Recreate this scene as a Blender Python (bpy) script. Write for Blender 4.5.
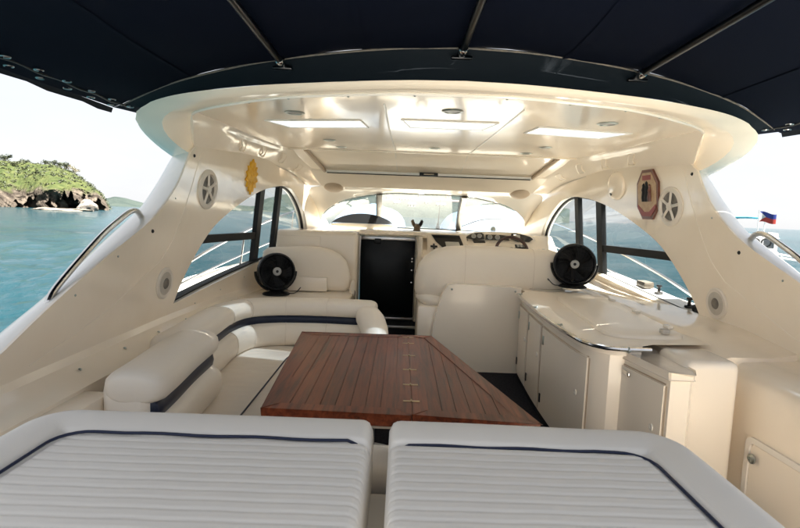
import bpy, bmesh, math, random
import numpy as np
from mathutils import Vector, Matrix
from mathutils.geometry import tessellate_polygon
rad = math.radians
random.seed(7)
rng = np.random.default_rng(7)
for o in list(bpy.data.objects):
    bpy.data.objects.remove(o)
scene = bpy.context.scene
COL = scene.collection

# ------------------------------------------------------------------ camera, sky, sun, exposure
CAM = Vector((-0.25, 0.0, 1.5)); PITCH = rad(5.6); ROLL = rad(2.1); FPX = 500.0
cam_d = bpy.data.cameras.new('camera'); cam = bpy.data.objects.new('camera', cam_d); COL.objects.link(cam)
fwd = Vector((0, math.cos(PITCH), -math.sin(PITCH))); up0 = Vector((0, math.sin(PITCH), math.cos(PITCH)))
RIGHT = Vector((1, 0, 0)) * math.cos(ROLL) + up0 * math.sin(ROLL)
UP = up0 * math.cos(ROLL) - Vector((1, 0, 0)) * math.sin(ROLL)
cam.matrix_world = Matrix(((RIGHT.x, UP.x, -fwd.x, CAM.x), (RIGHT.y, UP.y, -fwd.y, CAM.y), (RIGHT.z, UP.z, -fwd.z, CAM.z), (0, 0, 0, 1)))
cam_d.sensor_width = 36; cam_d.lens = FPX / 800 * 36
cam_d.clip_start = 0.03; cam_d.clip_end = 40000
cam_d.dof.use_dof = True; cam_d.dof.focus_distance = 3.2; cam_d.dof.aperture_fstop = 8.0
scene.camera = cam

SUN_EL = rad(71); SUN_DIR = Vector((0.80, -0.45, 0)).normalized()
world = bpy.data.worlds.new('World'); scene.world = world; world.use_nodes = True
nt = world.node_tree; nt.nodes.clear()
wo = nt.nodes.new('ShaderNodeOutputWorld'); bg = nt.nodes.new('ShaderNodeBackground'); sky = nt.nodes.new('ShaderNodeTexSky')
sky.sky_type = 'NISHITA'; sky.sun_disc = False; sky.sun_elevation = SUN_EL
sky.sun_rotation = math.atan2(SUN_DIR.x, SUN_DIR.y)
sky.air_density = 1.0; sky.dust_density = 1.2; sky.ozone_density = 1.0
bg.inputs['Strength'].default_value = 0.05
# thin bright tropical cloud over the whole dome
tc = nt.nodes.new('ShaderNodeTexCoord'); mp = nt.nodes.new('ShaderNodeMapping'); mp.inputs['Scale'].default_value = (1, 1, 3.2)
cn = nt.nodes.new('ShaderNodeTexNoise'); cn.inputs['Scale'].default_value = 2.3; cn.inputs['Detail'].default_value = 8; cn.inputs['Roughness'].default_value = 0.58
cr = nt.nodes.new('ShaderNodeValToRGB'); cr.color_ramp.elements[0].position = 0.36; cr.color_ramp.elements[1].position = 0.66
cr.color_ramp.elements[0].color = (0.86, 0.86, 0.86, 1); cr.color_ramp.elements[1].color = (1, 1, 1, 1)
mx = nt.nodes.new('ShaderNodeMix'); mx.data_type = 'RGBA'
mx.inputs['B'].default_value = (2.20, 2.22, 2.28, 1)
nt.links.new(tc.outputs['Generated'], mp.inputs['Vector']); nt.links.new(mp.outputs[0], cn.inputs['Vector'])
nt.links.new(cn.outputs['Fac'], cr.inputs[0]); nt.links.new(cr.outputs[0], mx.inputs['Factor'])
nt.links.new(sky.outputs[0], mx.inputs['A']); nt.links.new(mx.outputs['Result'], bg.inputs[0]); nt.links.new(bg.outputs[0], wo.inputs[0])

sun_d = bpy.data.lights.new('sun', 'SUN'); sun_d.energy = 5.0; sun_d.angle = rad(0.53); sun_d.color = (1.0, 0.95, 0.87)
sun = bpy.data.objects.new('sun', sun_d); COL.objects.link(sun)
sd = (SUN_DIR * math.cos(SUN_EL) + Vector((0, 0, math.sin(SUN_EL)))).normalized()
sun.rotation_euler = sd.to_track_quat('Z', 'Y').to_euler(); sun.location = (8, -4, 20)
scene.view_settings.view_transform = 'Standard'; scene.view_settings.look = 'None'
scene.view_settings.exposure = 3.1; scene.view_settings.gamma = 1.0
scene.render.engine = 'CYCLES'
scene.cycles.max_bounces = 14; scene.cycles.diffuse_bounces = 7; scene.cycles.glossy_bounces = 5
scene.cycles.transparent_max_bounces = 16; scene.cycles.transmission_bounces = 6
scene.cycles.caustics_reflective = False; scene.cycles.caustics_refractive = False

# ------------------------------------------------------------------ picture ray helpers
def ray(px, py): return fwd * FPX + RIGHT * (px - 400) + UP * (264 - py)
def at(px, py, X=None, Y=None, Z=None):
    d = ray(px, py)
    t = (X - CAM.x) / d.x if X is not None else (Y - CAM.y) / d.y if Y is not None else (Z - CAM.z) / d.z
    return CAM + d * t
def wv(y, z):                                   # half-width of the inner cockpit wall
    q = y - 3.0; t = (math.sqrt(q * q + .09) + q) / 5.2
    flare = 0.35 * max(0.0, 1.75 - y) ** 1.5
    return 1.65 - .37 * t ** 1.6 - .10 * (z - 1.2) + flare

# ------------------------------------------------------------------ materials
M = {}
def mat(name, col, rough=0.5, metal=0.0, coat=0.0, var=None, bump=None, spec=0.5, sheen=0.0, trans=0.0, coord='Object', rvar=0.0):
    m = bpy.data.materials.new(name); m.use_nodes = True; n = m.node_tree.nodes; l = m.node_tree.links
    b = n['Principled BSDF']; b.inputs['Base Color'].default_value = (*col, 1); b.inputs['Roughness'].default_value = rough
    b.inputs['Metallic'].default_value = metal; b.inputs['Coat Weight'].default_value = coat; b.inputs['Coat Roughness'].default_value = 0.06
    b.inputs['Specular IOR Level'].default_value = spec; b.inputs['Sheen Weight'].default_value = sheen
    b.inputs['Transmission Weight'].default_value = trans
    t = n.new('ShaderNodeTexCoord')
    if var:
        sc, amt, col2 = var
        no = n.new('ShaderNodeTexNoise'); no.inputs['Scale'].default_value = sc; no.inputs['Detail'].default_value = 6
        l.new(t.outputs[coord], no.inputs['Vector'])
        r = n.new('ShaderNodeValToRGB'); r.color_ramp.elements[0].position = 0.35; r.color_ramp.elements[1].position = 0.7
        r.color_ramp.elements[0].color = (*col, 1)
        r.color_ramp.elements[1].color = tuple(c * (1 - amt) + d * amt for c, d in zip(col, col2)) + (1,)
        l.new(no.outputs['Fac'], r.inputs[0]); l.new(r.outputs[0], b.inputs['Base Color'])
        if rvar:
            mr = n.new('ShaderNodeMapRange'); mr.inputs['To Min'].default_value = max(0.02, rough - rvar); mr.inputs['To Max'].default_value = rough + rvar
            l.new(no.outputs['Fac'], mr.inputs['Value']); l.new(mr.outputs[0], b.inputs['Roughness'])
    if bump:
        sc, st, dist = bump
        nb = n.new('ShaderNodeTexNoise'); nb.inputs['Scale'].default_value = sc; nb.inputs['Detail'].default_value = 4
        l.new(t.outputs[coord], nb.inputs['Vector'])
        bp = n.new('ShaderNodeBump'); bp.inputs['Strength'].default_value = st; bp.inputs['Distance'].default_value = dist
        l.new(nb.outputs['Fac'], bp.inputs['Height']); l.new(bp.outputs[0], b.inputs['Normal'])
        if coat: l.new(bp.outputs[0], b.inputs['Coat Normal'])
    M[name] = m
    return m
mat('gelcoat', (0.88, 0.80, 0.685), 0.14, coat=0.5, var=(2.1, 0.9, (0.83, 0.735, 0.605)), bump=(2.6, 0.14, 0.03), rvar=0.05)
mat('gelcoat_ceiling', (0.88, 0.79, 0.665), 0.18, coat=0.4, var=(1.3, 0.5, (0.84, 0.745, 0.615)), bump=(1.8, 0.10, 0.02), rvar=0.06)
mat('gelcoat_fascia', (0.88, 0.80, 0.69), 0.12, coat=0.6, bump=(3.0, 0.16, 0.03))
mat('gelcoat_outer', (0.83, 0.795, 0.735), 0.22, coat=0.3, var=(2.0, 0.5, (0.74, 0.71, 0.66)), bump=(2.0, 0.08, 0.02), rvar=0.06)
mat('cabinet', (0.87, 0.80, 0.70), 0.22, coat=0.25, var=(2.5, 0.5, (0.83, 0.755, 0.65)), rvar=0.02)
mat('lid_gelcoat', (0.87, 0.79, 0.675), 0.34, coat=0.12, var=(2.5, 0.6, (0.83, 0.745, 0.63)), rvar=0.05)
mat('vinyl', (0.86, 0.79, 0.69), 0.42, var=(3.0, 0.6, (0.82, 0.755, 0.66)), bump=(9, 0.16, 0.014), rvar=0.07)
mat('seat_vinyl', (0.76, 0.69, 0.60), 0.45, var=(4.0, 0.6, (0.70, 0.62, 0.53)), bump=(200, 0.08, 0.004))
mat('pad_vinyl', (0.87, 0.835, 0.77), 0.48, var=(3.2, 0.7, (0.83, 0.79, 0.725)), bump=(260, 0.09, 0.004), rvar=0.08)
mat('blue_vinyl', (0.003, 0.009, 0.032), 0.4, bump=(200, 0.08, 0.004))
mat('piping', (0.005, 0.012, 0.045), 0.45)
mat('canopy_cloth', (0.0005, 0.0020, 0.0078), 0.92, var=(5, 0.7, (0.0006, 0.002, 0.007)), bump=(700, 0.25, 0.002), spec=0.08)
mat('canopy_trim', (0.0013, 0.0048, 0.009), 0.75, bump=(500, 0.25, 0.002), spec=0.2)
mat('rope', (0.16, 0.14, 0.115), 0.8, var=(30, 0.9, (0.08, 0.08, 0.08)))
mat('chrome', (0.72, 0.71, 0.69), 0.13, 1.0, var=(20, 0.6, (0.5, 0.48, 0.45)), rvar=0.05)
mat('brushed_steel', (0.40, 0.44, 0.42), 0.3, 1.0)
mat('aluminium', (0.62, 0.62, 0.62), 0.28, 1.0, var=(12, 0.6, (0.4, 0.4, 0.4)))
mat('mullion_steel', (0.20, 0.195, 0.185), 0.35, 1.0, var=(9, 0.8, (0.32, 0.30, 0.27)))
mat('brass', (0.50, 0.38, 0.24), 0.35, 1.0)
mat('black_plastic', (0.007, 0.007, 0.008), 0.45, var=(8, 0.6, (0.012, 0.012, 0.013)), spec=0.3)
mat('black_rubber', (0.012, 0.012, 0.012), 0.6)
mat('window_frame', (0.008, 0.009, 0.010), 0.5, spec=0.25)
mat('pole_steel', (0.045, 0.045, 0.048), 0.28, 1.0)
mat('screen_black', (0.006, 0.008, 0.010), 0.08, coat=0.5)
mat('screen_pale', (0.55, 0.54, 0.50), 0.25)
mat('gauge_face', (0.32, 0.32, 0.31), 0.3)
mat('carpet', (0.012, 0.012, 0.016), 0.95, var=(60, 0.8, (0.03, 0.03, 0.036)), bump=(400, 0.5, 0.004), spec=0.1)
mat('door_dark', (0.003, 0.0045, 0.0055), 0.30, spec=0.2)
mat('grille_grey', (0.50, 0.47, 0.42), 0.5, var=(40, 0.5, (0.4, 0.37, 0.33)))
mat('speaker_ring', (0.70, 0.65, 0.58), 0.35)
mat('cone_dark', (0.11, 0.10, 0.09), 0.5, var=(25, 0.8, (0.25, 0.23, 0.20)))
mat('tan_grille', (0.46, 0.36, 0.26), 0.55)
mat('gold', (0.88, 0.52, 0.02), 0.5, var=(30, 0.8, (0.70, 0.34, 0.01)), bump=(40, 0.4, 0.01))
mat('plaque_wood', (0.16, 0.055, 0.035), 0.35, coat=0.3, var=(14, 0.8, (0.09, 0.03, 0.02)))
mat('plaque_field', (0.50, 0.36, 0.22), 0.4, var=(25, 0.9, (0.36, 0.22, 0.12)))
mat('plaque_red', (0.25, 0.035, 0.030), 0.4)
mat('wheel_wood', (0.040, 0.007, 0.005), 0.3, coat=0.3, var=(20, 0.8, (0.018, 0.005, 0.004)))
mat('caulk', (0.040, 0.012, 0.006), 0.6)
mat('cover_cloth', (0.10, 0.15, 0.22), 0.7, var=(4, 0.5, (0.15, 0.20, 0.26)), bump=(6, 0.3, 0.05))
mat('figurine', (0.10, 0.065, 0.035), 0.5)
mat('white_paint', (0.80, 0.80, 0.78), 0.35)
mat('tarp_teal', (0.02, 0.25, 0.36), 0.6)
mat('flag_blue', (0.012, 0.03, 0.20), 0.7); mat('flag_red', (0.34, 0.03, 0.02), 0.7); mat('flag_white', (0.5, 0.5, 0.5), 0.7)
mat('house_wall', (0.72, 0.70, 0.65), 0.7); mat('house_roof', (0.30, 0.20, 0.16), 0.7); mat('house_window', (0.06, 0.07, 0.08), 0.2)
mat('bark', (0.10, 0.075, 0.055), 0.9)
mat('pale_rock', (0.24, 0.215, 0.185), 0.9, var=(0.8, 0.9, (0.11, 0.09, 0.075)), bump=(2.5, 0.8, 0.3))
mat('sand_rock', (0.17, 0.145, 0.115), 0.9, var=(0.5, 0.9, (0.10, 0.08, 0.06)), bump=(2, 0.8, 0.3))
mat('foam', (0.75, 0.80, 0.80), 0.7)

def wood_mat():
    m = bpy.data.materials.new('mahogany'); m.use_nodes = True; n = m.node_tree.nodes; l = m.node_tree.links; b = n['Principled BSDF']
    t = n.new('ShaderNodeTexCoord'); oi = n.new('ShaderNodeObjectInfo')
    off = n.new('ShaderNodeVectorMath'); off.operation = 'MULTIPLY_ADD'
    comb = n.new('ShaderNodeCombineXYZ'); l.new(oi.outputs['Random'], comb.inputs[0]); l.new(oi.outputs['Random'], comb.inputs[1])
    sc = n.new('ShaderNodeVectorMath'); sc.operation = 'SCALE'; sc.inputs['Scale'].default_value = 37.0; l.new(comb.outputs[0], sc.inputs[0])
    add = n.new('ShaderNodeVectorMath'); add.operation = 'ADD'; l.new(t.outputs['Object'], add.inputs[0]); l.new(sc.outputs[0], add.inputs[1])
    mp = n.new('ShaderNodeMapping'); mp.inputs['Scale'].default_value = (26, 1.6, 26); l.new(add.outputs[0], mp.inputs[0])
    n1 = n.new('ShaderNodeTexNoise'); n1.inputs['Scale'].default_value = 1.6; n1.inputs['Detail'].default_value = 8; n1.inputs['Roughness'].default_value = 0.65; n1.inputs['Distortion'].default_value = 0.6
    l.new(mp.outputs[0], n1.inputs['Vector'])
    r = n.new('ShaderNodeValToRGB'); e = r.color_ramp.elements
    e[0].position = 0.30; e[0].color = (0.040, 0.009, 0.004, 1); e[1].position = 0.72; e[1].color = (0.25, 0.060, 0.022, 1)
    x = e.new(0.5); x.color = (0.150, 0.033, 0.012, 1)
    l.new(n1.outputs['Fac'], r.inputs[0])
    hv = n.new('ShaderNodeHueSaturation'); mr = n.new('ShaderNodeMapRange'); mr.inputs['To Min'].default_value = 0.82; mr.inputs['To Max'].default_value = 1.18
    l.new(oi.outputs['Random'], mr.inputs['Value']); l.new(mr.outputs[0], hv.inputs['Value']); l.new(r.outputs[0], hv.inputs['Color'])
    l.new(hv.outputs[0], b.inputs['Base Color'])
    n2 = n.new('ShaderNodeTexNoise'); n2.inputs['Scale'].default_value = 3.0; l.new(t.outputs['Object'], n2.inputs['Vector'])
    m2 = n.new('ShaderNodeMapRange'); m2.inputs['To Min'].default_value = 0.30; m2.inputs['To Max'].default_value = 0.40; l.new(n2.outputs['Fac'], m2.inputs['Value'])
    l.new(m2.outputs[0], b.inputs['Roughness'])
    b.inputs['Coat Weight'].default_value = 0.06; b.inputs['Coat Roughness'].default_value = 0.2; b.inputs['Specular IOR Level'].default_value = 0.25
    bp = n.new('ShaderNodeBump'); bp.inputs['Strength'].default_value = 0.15; bp.inputs['Distance'].default_value = 0.003
    l.new(n1.outputs['Fac'], bp.inputs['Height']); l.new(bp.outputs[0], b.inputs['Normal'])
    M['mahogany'] = m
wood_mat()

def glass_mat(name, tint, veil, veilcol=(0.9, 0.92, 0.95)):
    m = bpy.data.materials.new(name); m.use_nodes = True; n = m.node_tree.nodes; l = m.node_tree.links; n.clear()
    out = n.new('ShaderNodeOutputMaterial'); tr = n.new('ShaderNodeBsdfTransparent'); tr.inputs[0].default_value = (*tint, 1)
    gl = n.new('ShaderNodeBsdfGlossy'); gl.inputs['Roughness'].default_value = 0.02
    lw = n.new('ShaderNodeLayerWeight'); lw.inputs[0].default_value = 0.5
    pw = n.new('ShaderNodeMath'); pw.operation = 'POWER'; pw.inputs[1].default_value = 4.5; l.new(lw.outputs['Facing'], pw.inputs[0])
    fr = n.new('ShaderNodeMath'); fr.operation = 'MULTIPLY_ADD'; fr.inputs[1].default_value = 0.9; fr.inputs[2].default_value = 0.035; l.new(pw.outputs[0], fr.inputs[0])
    tl = n.new('ShaderNodeBsdfTranslucent'); tl.inputs[0].default_value = (*veilcol, 1)
    no = n.new('ShaderNodeTexNoise'); no.inputs['Scale'].default_value = 3; no.inputs['Detail'].default_value = 7
    t = n.new('ShaderNodeTexCoord'); l.new(t.outputs['Object'], no.inputs['Vector'])
    mr = n.new('ShaderNodeMapRange'); mr.inputs['To Min'].default_value = veil * 0.5; mr.inputs['To Max'].default_value = veil * 1.5; l.new(no.outputs['Fac'], mr.inputs[0])
    a = n.new('ShaderNodeMixShader'); l.new(mr.outputs[0], a.inputs[0]); l.new(tr.outputs[0], a.inputs[1]); l.new(tl.outputs[0], a.inputs[2])
    c = n.new('ShaderNodeMixShader'); l.new(fr.outputs[0], c.inputs[0]); l.new(a.outputs[0], c.inputs[1]); l.new(gl.outputs[0], c.inputs[2])
    l.new(c.outputs[0], out.inputs[0]); M[name] = m
glass_mat('side_glass', (0.62, 0.65, 0.65), 0.005)
glass_mat('windscreen_glass', (0.60, 0.65, 0.67), 0.012)
glass_mat('skylight_glass', (0.40, 0.45, 0.50), 0.55, (0.55, 0.60, 0.66))

# ------------------------------------------------------------------ mesh helpers
def tag(o, label=None, cat=None, group=None, kind=None):
    if label: o['label'] = label
    if cat: o['category'] = cat
    if group: o['group'] = group
    if kind: o['kind'] = kind
    return o
def obj(name, bm, m, parent=None, smooth=38, subd=0):
    me = bpy.data.meshes.new(name)
    bmesh.ops.recalc_face_normals(bm, faces=bm.faces[:])
    bm.to_mesh(me); bm.free()
    me.materials.append(M[m])
    if smooth is not None:
        for p in me.polygons: p.use_smooth = True
        me.set_sharp_from_angle(angle=rad(smooth))
    o = bpy.data.objects.new(name, me); COL.objects.link(o)
    if parent is not None:
        o.parent = parent; o.matrix_parent_inverse = parent.matrix_world.inverted()
    if subd:
        s = o.modifiers.new('s', 'SUBSURF'); s.levels = subd; s.render_levels = subd
    return o
def empty(name, loc, label, cat, group=None):
    o = bpy.data.objects.new(name, None); COL.objects.link(o); o.location = loc; o.empty_display_size = 0.05
    o.matrix_world = Matrix.Translation(Vector(loc))
    return tag(o, label, cat, group)
def V(p): return Vector(p)
def catmull(pts, n):
    P = [V(p) for p in pts]; out = []
    L = [0]
    for a, b in zip(P, P[1:]): L.append(L[-1] + (b - a).length)
    for i in range(n):
        s = L[-1] * i / (n - 1); k = 0
        while k < len(P) - 2 and s > L[k + 1]: k += 1
        t = (s - L[k]) / max(1e-9, L[k + 1] - L[k])
        p1, p2 = P[k], P[k + 1]; p0 = P[k - 1] if k else p1 * 2 - p2; p3 = P[k + 2] if k + 2 < len(P) else p2 * 2 - p1
        out.append(0.5 * ((2 * p1) + (p2 - p0) * t + (2 * p0 - 5 * p1 + 4 * p2 - p3) * t * t + (3 * p1 - p0 - 3 * p2 + p3) * t ** 3))
    return out
def linpts(pts, n):
    P = [V(p) for p in pts]; L = [0]
    for a, b in zip(P, P[1:]): L.append(L[-1] + (b - a).length)
    out = []
    for i in range(n):
        s = L[-1] * i / (n - 1); k = 0
        while k < len(P) - 2 and s > L[k + 1]: k += 1
        t = (s - L[k]) / max(1e-9, L[k + 1] - L[k]); out.append(P[k].lerp(P[k + 1], t))
    return out
def loft(bm, rows, closed=False, close_rows=False):
    vs = [[bm.verts.new(p) for p in r] for r in rows]
    nr = len(vs)
    for i in range(nr if close_rows else nr - 1):
        a, b = vs[i], vs[(i + 1) % nr]
        for j in range(len(a) if closed else len(a) - 1):
            k = (j + 1) % len(a)
            try: bm.faces.new((a[j], a[k], b[k], b[j]))
            except ValueError: pass
    return vs
def tube(bm, pts, r, n=8, cap=True):
    P = [V(p) for p in pts]; rows = []; prev = None
    for i, p in enumerate(P):
        d = (P[min(i + 1, len(P) - 1)] - P[max(i - 1, 0)]).normalized()
        if prev is None:
            a = Vector((0, 0, 1)) if abs(d.z) < 0.9 else Vector((1, 0, 0))
            u = d.cross(a).normalized()
        else:
            u = (prev - d * prev.dot(d)).normalized()
        prev = u; w = d.cross(u)
        rr = r[i] if isinstance(r, (list, tuple)) else r
        rows.append([p + (u * math.cos(2 * math.pi * k / n) + w * math.sin(2 * math.pi * k / n)) * rr for k in range(n)])
    vs = loft(bm, rows, closed=True)
    if cap:
        bm.faces.new(vs[0]); bm.faces.new(list(reversed(vs[-1])))
def frame(axis):
    d = V(axis).normalized(); a = Vector((0, 0, 1)) if abs(d.z) < 0.9 else Vector((0, 1, 0))
    u = a.cross(d).normalized(); return u, d.cross(u), d
def lathe(bm, prof, c, axis=(0, 0, 1), n=28):
    u, w, d = frame(axis); c = V(c); rows = []
    for r, h in prof:
        rows.append([c + d * h + (u * math.cos(2 * math.pi * k / n) + w * math.sin(2 * math.pi * k / n)) * max(r, 1e-4) for k in range(n)])
    vs = loft(bm, rows, closed=True)
    if prof[0][0] > 1e-3: bm.faces.new(vs[0])
    if prof[-1][0] > 1e-3: bm.faces.new(list(reversed(vs[-1])))
def box(bm, lo, hi, bev=0.0, seg=2, mtx=None):
    b2 = bmesh.new(); lo, hi = V(lo), V(hi)
    bmesh.ops.create_cube(b2, size=1)
    for v in b2.verts: v.co = Vector(((v.co.x + .5) * (hi.x - lo.x) + lo.x, (v.co.y + .5) * (hi.y - lo.y) + lo.y, (v.co.z + .5) * (hi.z - lo.z) + lo.z))
    if bev: bmesh.ops.bevel(b2, geom=b2.edges[:] , offset=bev, segments=seg, profile=0.5, affect='EDGES')
    if mtx is not None: bmesh.ops.transform(b2, matrix=mtx, verts=b2.verts[:])
    merge(bm, b2)
def merge(bm, b2):
    me = bpy.data.meshes.new('tmp'); b2.to_mesh(me); b2.free(); bm.from_mesh(me); bpy.data.meshes.remove(me)
def prism(bm, poly, z0, z1, holes=(), bev=0.0):
    """polygon in xy with holes between z0 and z1"""
    b2 = bmesh.new()
    loops = [[Vector((p[0], p[1], 0)) for p in poly]] + [[Vector((p[0], p[1], 0)) for p in h] for h in holes]
    flat = [p for lp in loops for p in lp]
    tris = tessellate_polygon(loops)
    lo = [b2.verts.new((p.x, p.y, z0)) for p in flat]; hi = [b2.verts.new((p.x, p.y, z1)) for p in flat]
    for t in tris:
        b2.faces.new([lo[i] for i in t]); b2.faces.new([hi[i] for i in reversed(t)])
    k = 0
    for lp in loops:
        n = len(lp)
        for i in range(n):
            a, b = k + i, k + (i + 1) % n
            b2.faces.new((lo[a], lo[b], hi[b], hi[a]))
        k += n
    if bev:
        bmesh.ops.dissolve_limit(b2, angle_limit=0.01, verts=b2.verts[:], edges=b2.edges[:])
        ed = [e for e in b2.edges if len(e.link_faces) == 2 and e.calc_face_angle(0) > 0.6]
        bmesh.ops.bevel(b2, geom=ed, offset=bev, segments=2, profile=0.5, affect='EDGES')
    merge(bm, b2)
def side_panel(poly, holes, thick, s, refine=True, x_of=wv, off=0.0):
    """sheet on the curved cockpit wall; poly is in (y, z); s = -1 port, +1 starboard"""
    b = bmesh.new()
    loops = [[Vector((p[0], p[1], 0)) for p in poly]] + [[Vector((p[0], p[1], 0)) for p in h] for h in holes]
    flat = [p for lp in loops for p in lp]
    vs = [b.verts.new(p) for p in flat]
    for t in tessellate_polygon(loops): b.faces.new([vs[i] for i in t])
    if refine:
        ys = [p.x for p in flat]; y = min(ys) + 0.12
        while y < max(ys):
            bmesh.ops.bisect_plane(b, geom=b.verts[:] + b.edges[:] + b.faces[:], plane_co=(y, 0, 0), plane_no=(1, 0, 0)); y += 0.12
    bnd = [e for e in b.edges if len(e.link_faces) == 1]
    faces = [[v for v in f.verts] for f in b.faces]
    out = bmesh.new(); inn = {}; ou = {}
    for v in b.verts:
        y, z = v.co.x, v.co.y; x = x_of(y, z) + off
        inn[v] = out.verts.new((s * x, y, z)); ou[v] = out.verts.new((s * (x + thick), y, z))
    for f in faces:
        out.faces.new([inn[v] for v in f]); out.faces.new([ou[v] for v in reversed(f)])
    for e in bnd:
        a, c = e.verts; out.faces.new((inn[a], inn[c], ou[c], ou[a]))
    b.free(); return out
def sweep(bm, prof, path, ends=0.10, n_end=5, smin=0.45):
    """closed profile (out, z) swept along a plan path with rounded ends; out is to the left of travel"""
    P = [V(p) for p in path]; rows = []
    cx = sum(p[0] for p in prof) / len(prof); cz = sum(p[1] for p in prof) / len(prof)
    def row(p, d, sc, shift=0.0):
        nrm = Vector((-d.y, d.x, 0))
        return [p + d * shift + nrm * (cx + (q[0] - cx) * sc) + Vector((0, 0, cz + (q[1] - cz) * sc)) for q in prof]
    tang = [(P[min(i + 1, len(P) - 1)] - P[max(i - 1, 0)]).normalized() for i in range(len(P))]
    for k in range(n_end):
        a = math.pi / 2 * (k + 0.25) / n_end; rows.append(row(P[0], tang[0], smin + (1 - smin) * math.sin(a), -ends * math.cos(a)))
    for p, d in zip(P, tang): rows.append(row(p, d, 1))
    for k in reversed(range(n_end)):
        a = math.pi / 2 * (k + 0.25) / n_end; rows.append(row(P[-1], tang[-1], smin + (1 - smin) * math.sin(a), ends * math.cos(a)))
    vs = loft(bm, rows, closed=True)
    bm.faces.new(vs[0]); bm.faces.new(list(reversed(vs[-1])))
def rrect(w, h, r, cx=0, cy=0, n=6):
    out = []
    for sx, sy, a0 in ((1, 1, 0), (-1, 1, 90), (-1, -1, 180), (1, -1, 270)):
        for k in range(n + 1):
            a = rad(a0 + 90 * k / n); out.append((cx + sx * (w / 2 - r) + r * math.cos(a), cy + sy * (h / 2 - r) + r * math.sin(a)))
    return out
def clip_x(poly, a, b):
    def half(P, x, keep):
        out = []
        for i in range(len(P)):
            p, q = P[i], P[(i + 1) % len(P)]; ip, iq = keep(p[0], x), keep(q[0], x)
            if ip: out.append(p)
            if ip != iq:
                t = (x - p[0]) / (q[0] - p[0]); out.append((x, p[1] + t * (q[1] - p[1])))
        return out
    return half(half(poly, a, lambda v, x: v >= x), b, lambda v, x: v <= x)
def screw(parent, p, axis, r=0.006, m='brushed_steel'):
    b = bmesh.new(); lathe(b, [(r, 0), (r, r * .3), (r * .6, r * .7), (0, r * .8)], p, axis, 10); return obj('screw', b, m, parent)
# ------------------------------------------------------------------ sea
SEA = -0.8
def sea_mat():
    m = bpy.data.materials.new('sea_water'); m.use_nodes = True; n = m.node_tree.nodes; l = m.node_tree.links; b = n['Principled BSDF']
    g = n.new('ShaderNodeNewGeometry')
    no = n.new('ShaderNodeTexNoise'); no.inputs['Scale'].default_value = 0.035; no.inputs['Detail'].default_value = 5; l.new(g.outputs['Position'], no.inputs['Vector'])
    r = n.new('ShaderNodeValToRGB'); r.color_ramp.elements[0].position = 0.35; r.color_ramp.elements[1].position = 0.68
    r.color_ramp.elements[0].color = (0.003, 0.020, 0.027, 1); r.color_ramp.elements[1].color = (0.006, 0.033, 0.042, 1)
    l.new(no.outputs['Fac'], r.inputs[0]); l.new(r.outputs[0], b.inputs['Base Color'])
    b.inputs['Roughness'].default_value = 0.10; b.inputs['IOR'].default_value = 1.33; b.inputs['Specular IOR Level'].default_value = 0.25
    mp = n.new('ShaderNodeMapping'); mp.inputs['Scale'].default_value = (1.0, 0.62, 1.0); mp.inputs['Rotation'].default_value = (0, 0, 0.5); l.new(g.outputs['Position'], mp.inputs[0])
    n1 = n.new('ShaderNodeTexNoise'); n1.inputs['Scale'].default_value = 3.6; n1.inputs['Detail'].default_value = 6; n1.inputs['Roughness'].default_value = 0.6; l.new(mp.outputs[0], n1.inputs['Vector'])
    n2 = n.new('ShaderNodeTexNoise'); n2.inputs['Scale'].default_value = 0.45; n2.inputs['Detail'].default_value = 4; l.new(mp.outputs[0], n2.inputs['Vector'])
    b1 = n.new('ShaderNodeBump'); b1.inputs['Strength'].default_value = 1.0; b1.inputs['Distance'].default_value = 0.20; l.new(n1.outputs['Fac'], b1.inputs['Height'])
    b2 = n.new('ShaderNodeBump'); b2.inputs['Strength'].default_value = 0.6; b2.inputs['Distance'].default_value = 0.5; l.new(n2.outputs['Fac'], b2.inputs['Height']); l.new(b1.outputs[0], b2.inputs['Normal'])
    l.new(b2.outputs[0], b.inputs['Normal']); M['sea'] = m
sea_mat()
def build_sea():
    na, nrr = 900, 330
    rr = np.concatenate([[0.0], np.geomspace(2.0, 700, nrr), np.geomspace(900, 30000, 14)])
    ang = np.linspace(0, 2 * np.pi, na, endpoint=False)
    A, R_ = np.meshgrid(ang, rr); X = R_ * np.sin(A); Y = R_ * np.cos(A); Z = np.zeros_like(X)
    for lam, amp, th in ((7.0, .070, .4), (4.3, .055, -.5), (2.9, .045, 1.0), (1.9, .032, -1.2), (1.25, .024, .1), (0.8, .016, 1.7), (11.5, .06, -.2)):
        k = 2 * np.pi / lam; ph = k * (X * np.sin(th) + Y * np.cos(th)) + 2.1 * np.sin(X * .11 / lam + th * 3) + 1.7 * np.sin(Y * .13 / lam * 3 + th)
        cell = np.maximum(R_ * 2 * np.pi / na, R_ * 0.018)
        fade = np.clip((lam / 2.6 - cell) / (lam / 5), 0, 1)
        Z += 1.5 * amp * (1 - 2 * np.abs(np.sin(ph / 2))) * fade * (0.6 + .4 * np.sin(X * .05 + Y * .031 + lam))
    co = np.stack([X, Y, Z + SEA], -1).reshape(-1, 3)
    nr2 = len(rr); i = np.arange(nr2 - 1)[:, None] * na; j = np.arange(na)[None]; j2 = (j + 1) % na
    F = np.stack([i + j, i + j2, i + na + j2, i + na + j], -1).reshape(-1, 4)
    F = F[na:]
    me = bpy.data.meshes.new('sea'); me.from_pydata(co.tolist(), [], F.tolist()); me.materials.append(M['sea'])
    me.polygons.foreach_set('use_smooth', np.ones(len(F), bool))
    o = bpy.data.objects.new('sea', me); COL.objects.link(o); tag(o, kind='structure')
build_sea()

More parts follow.
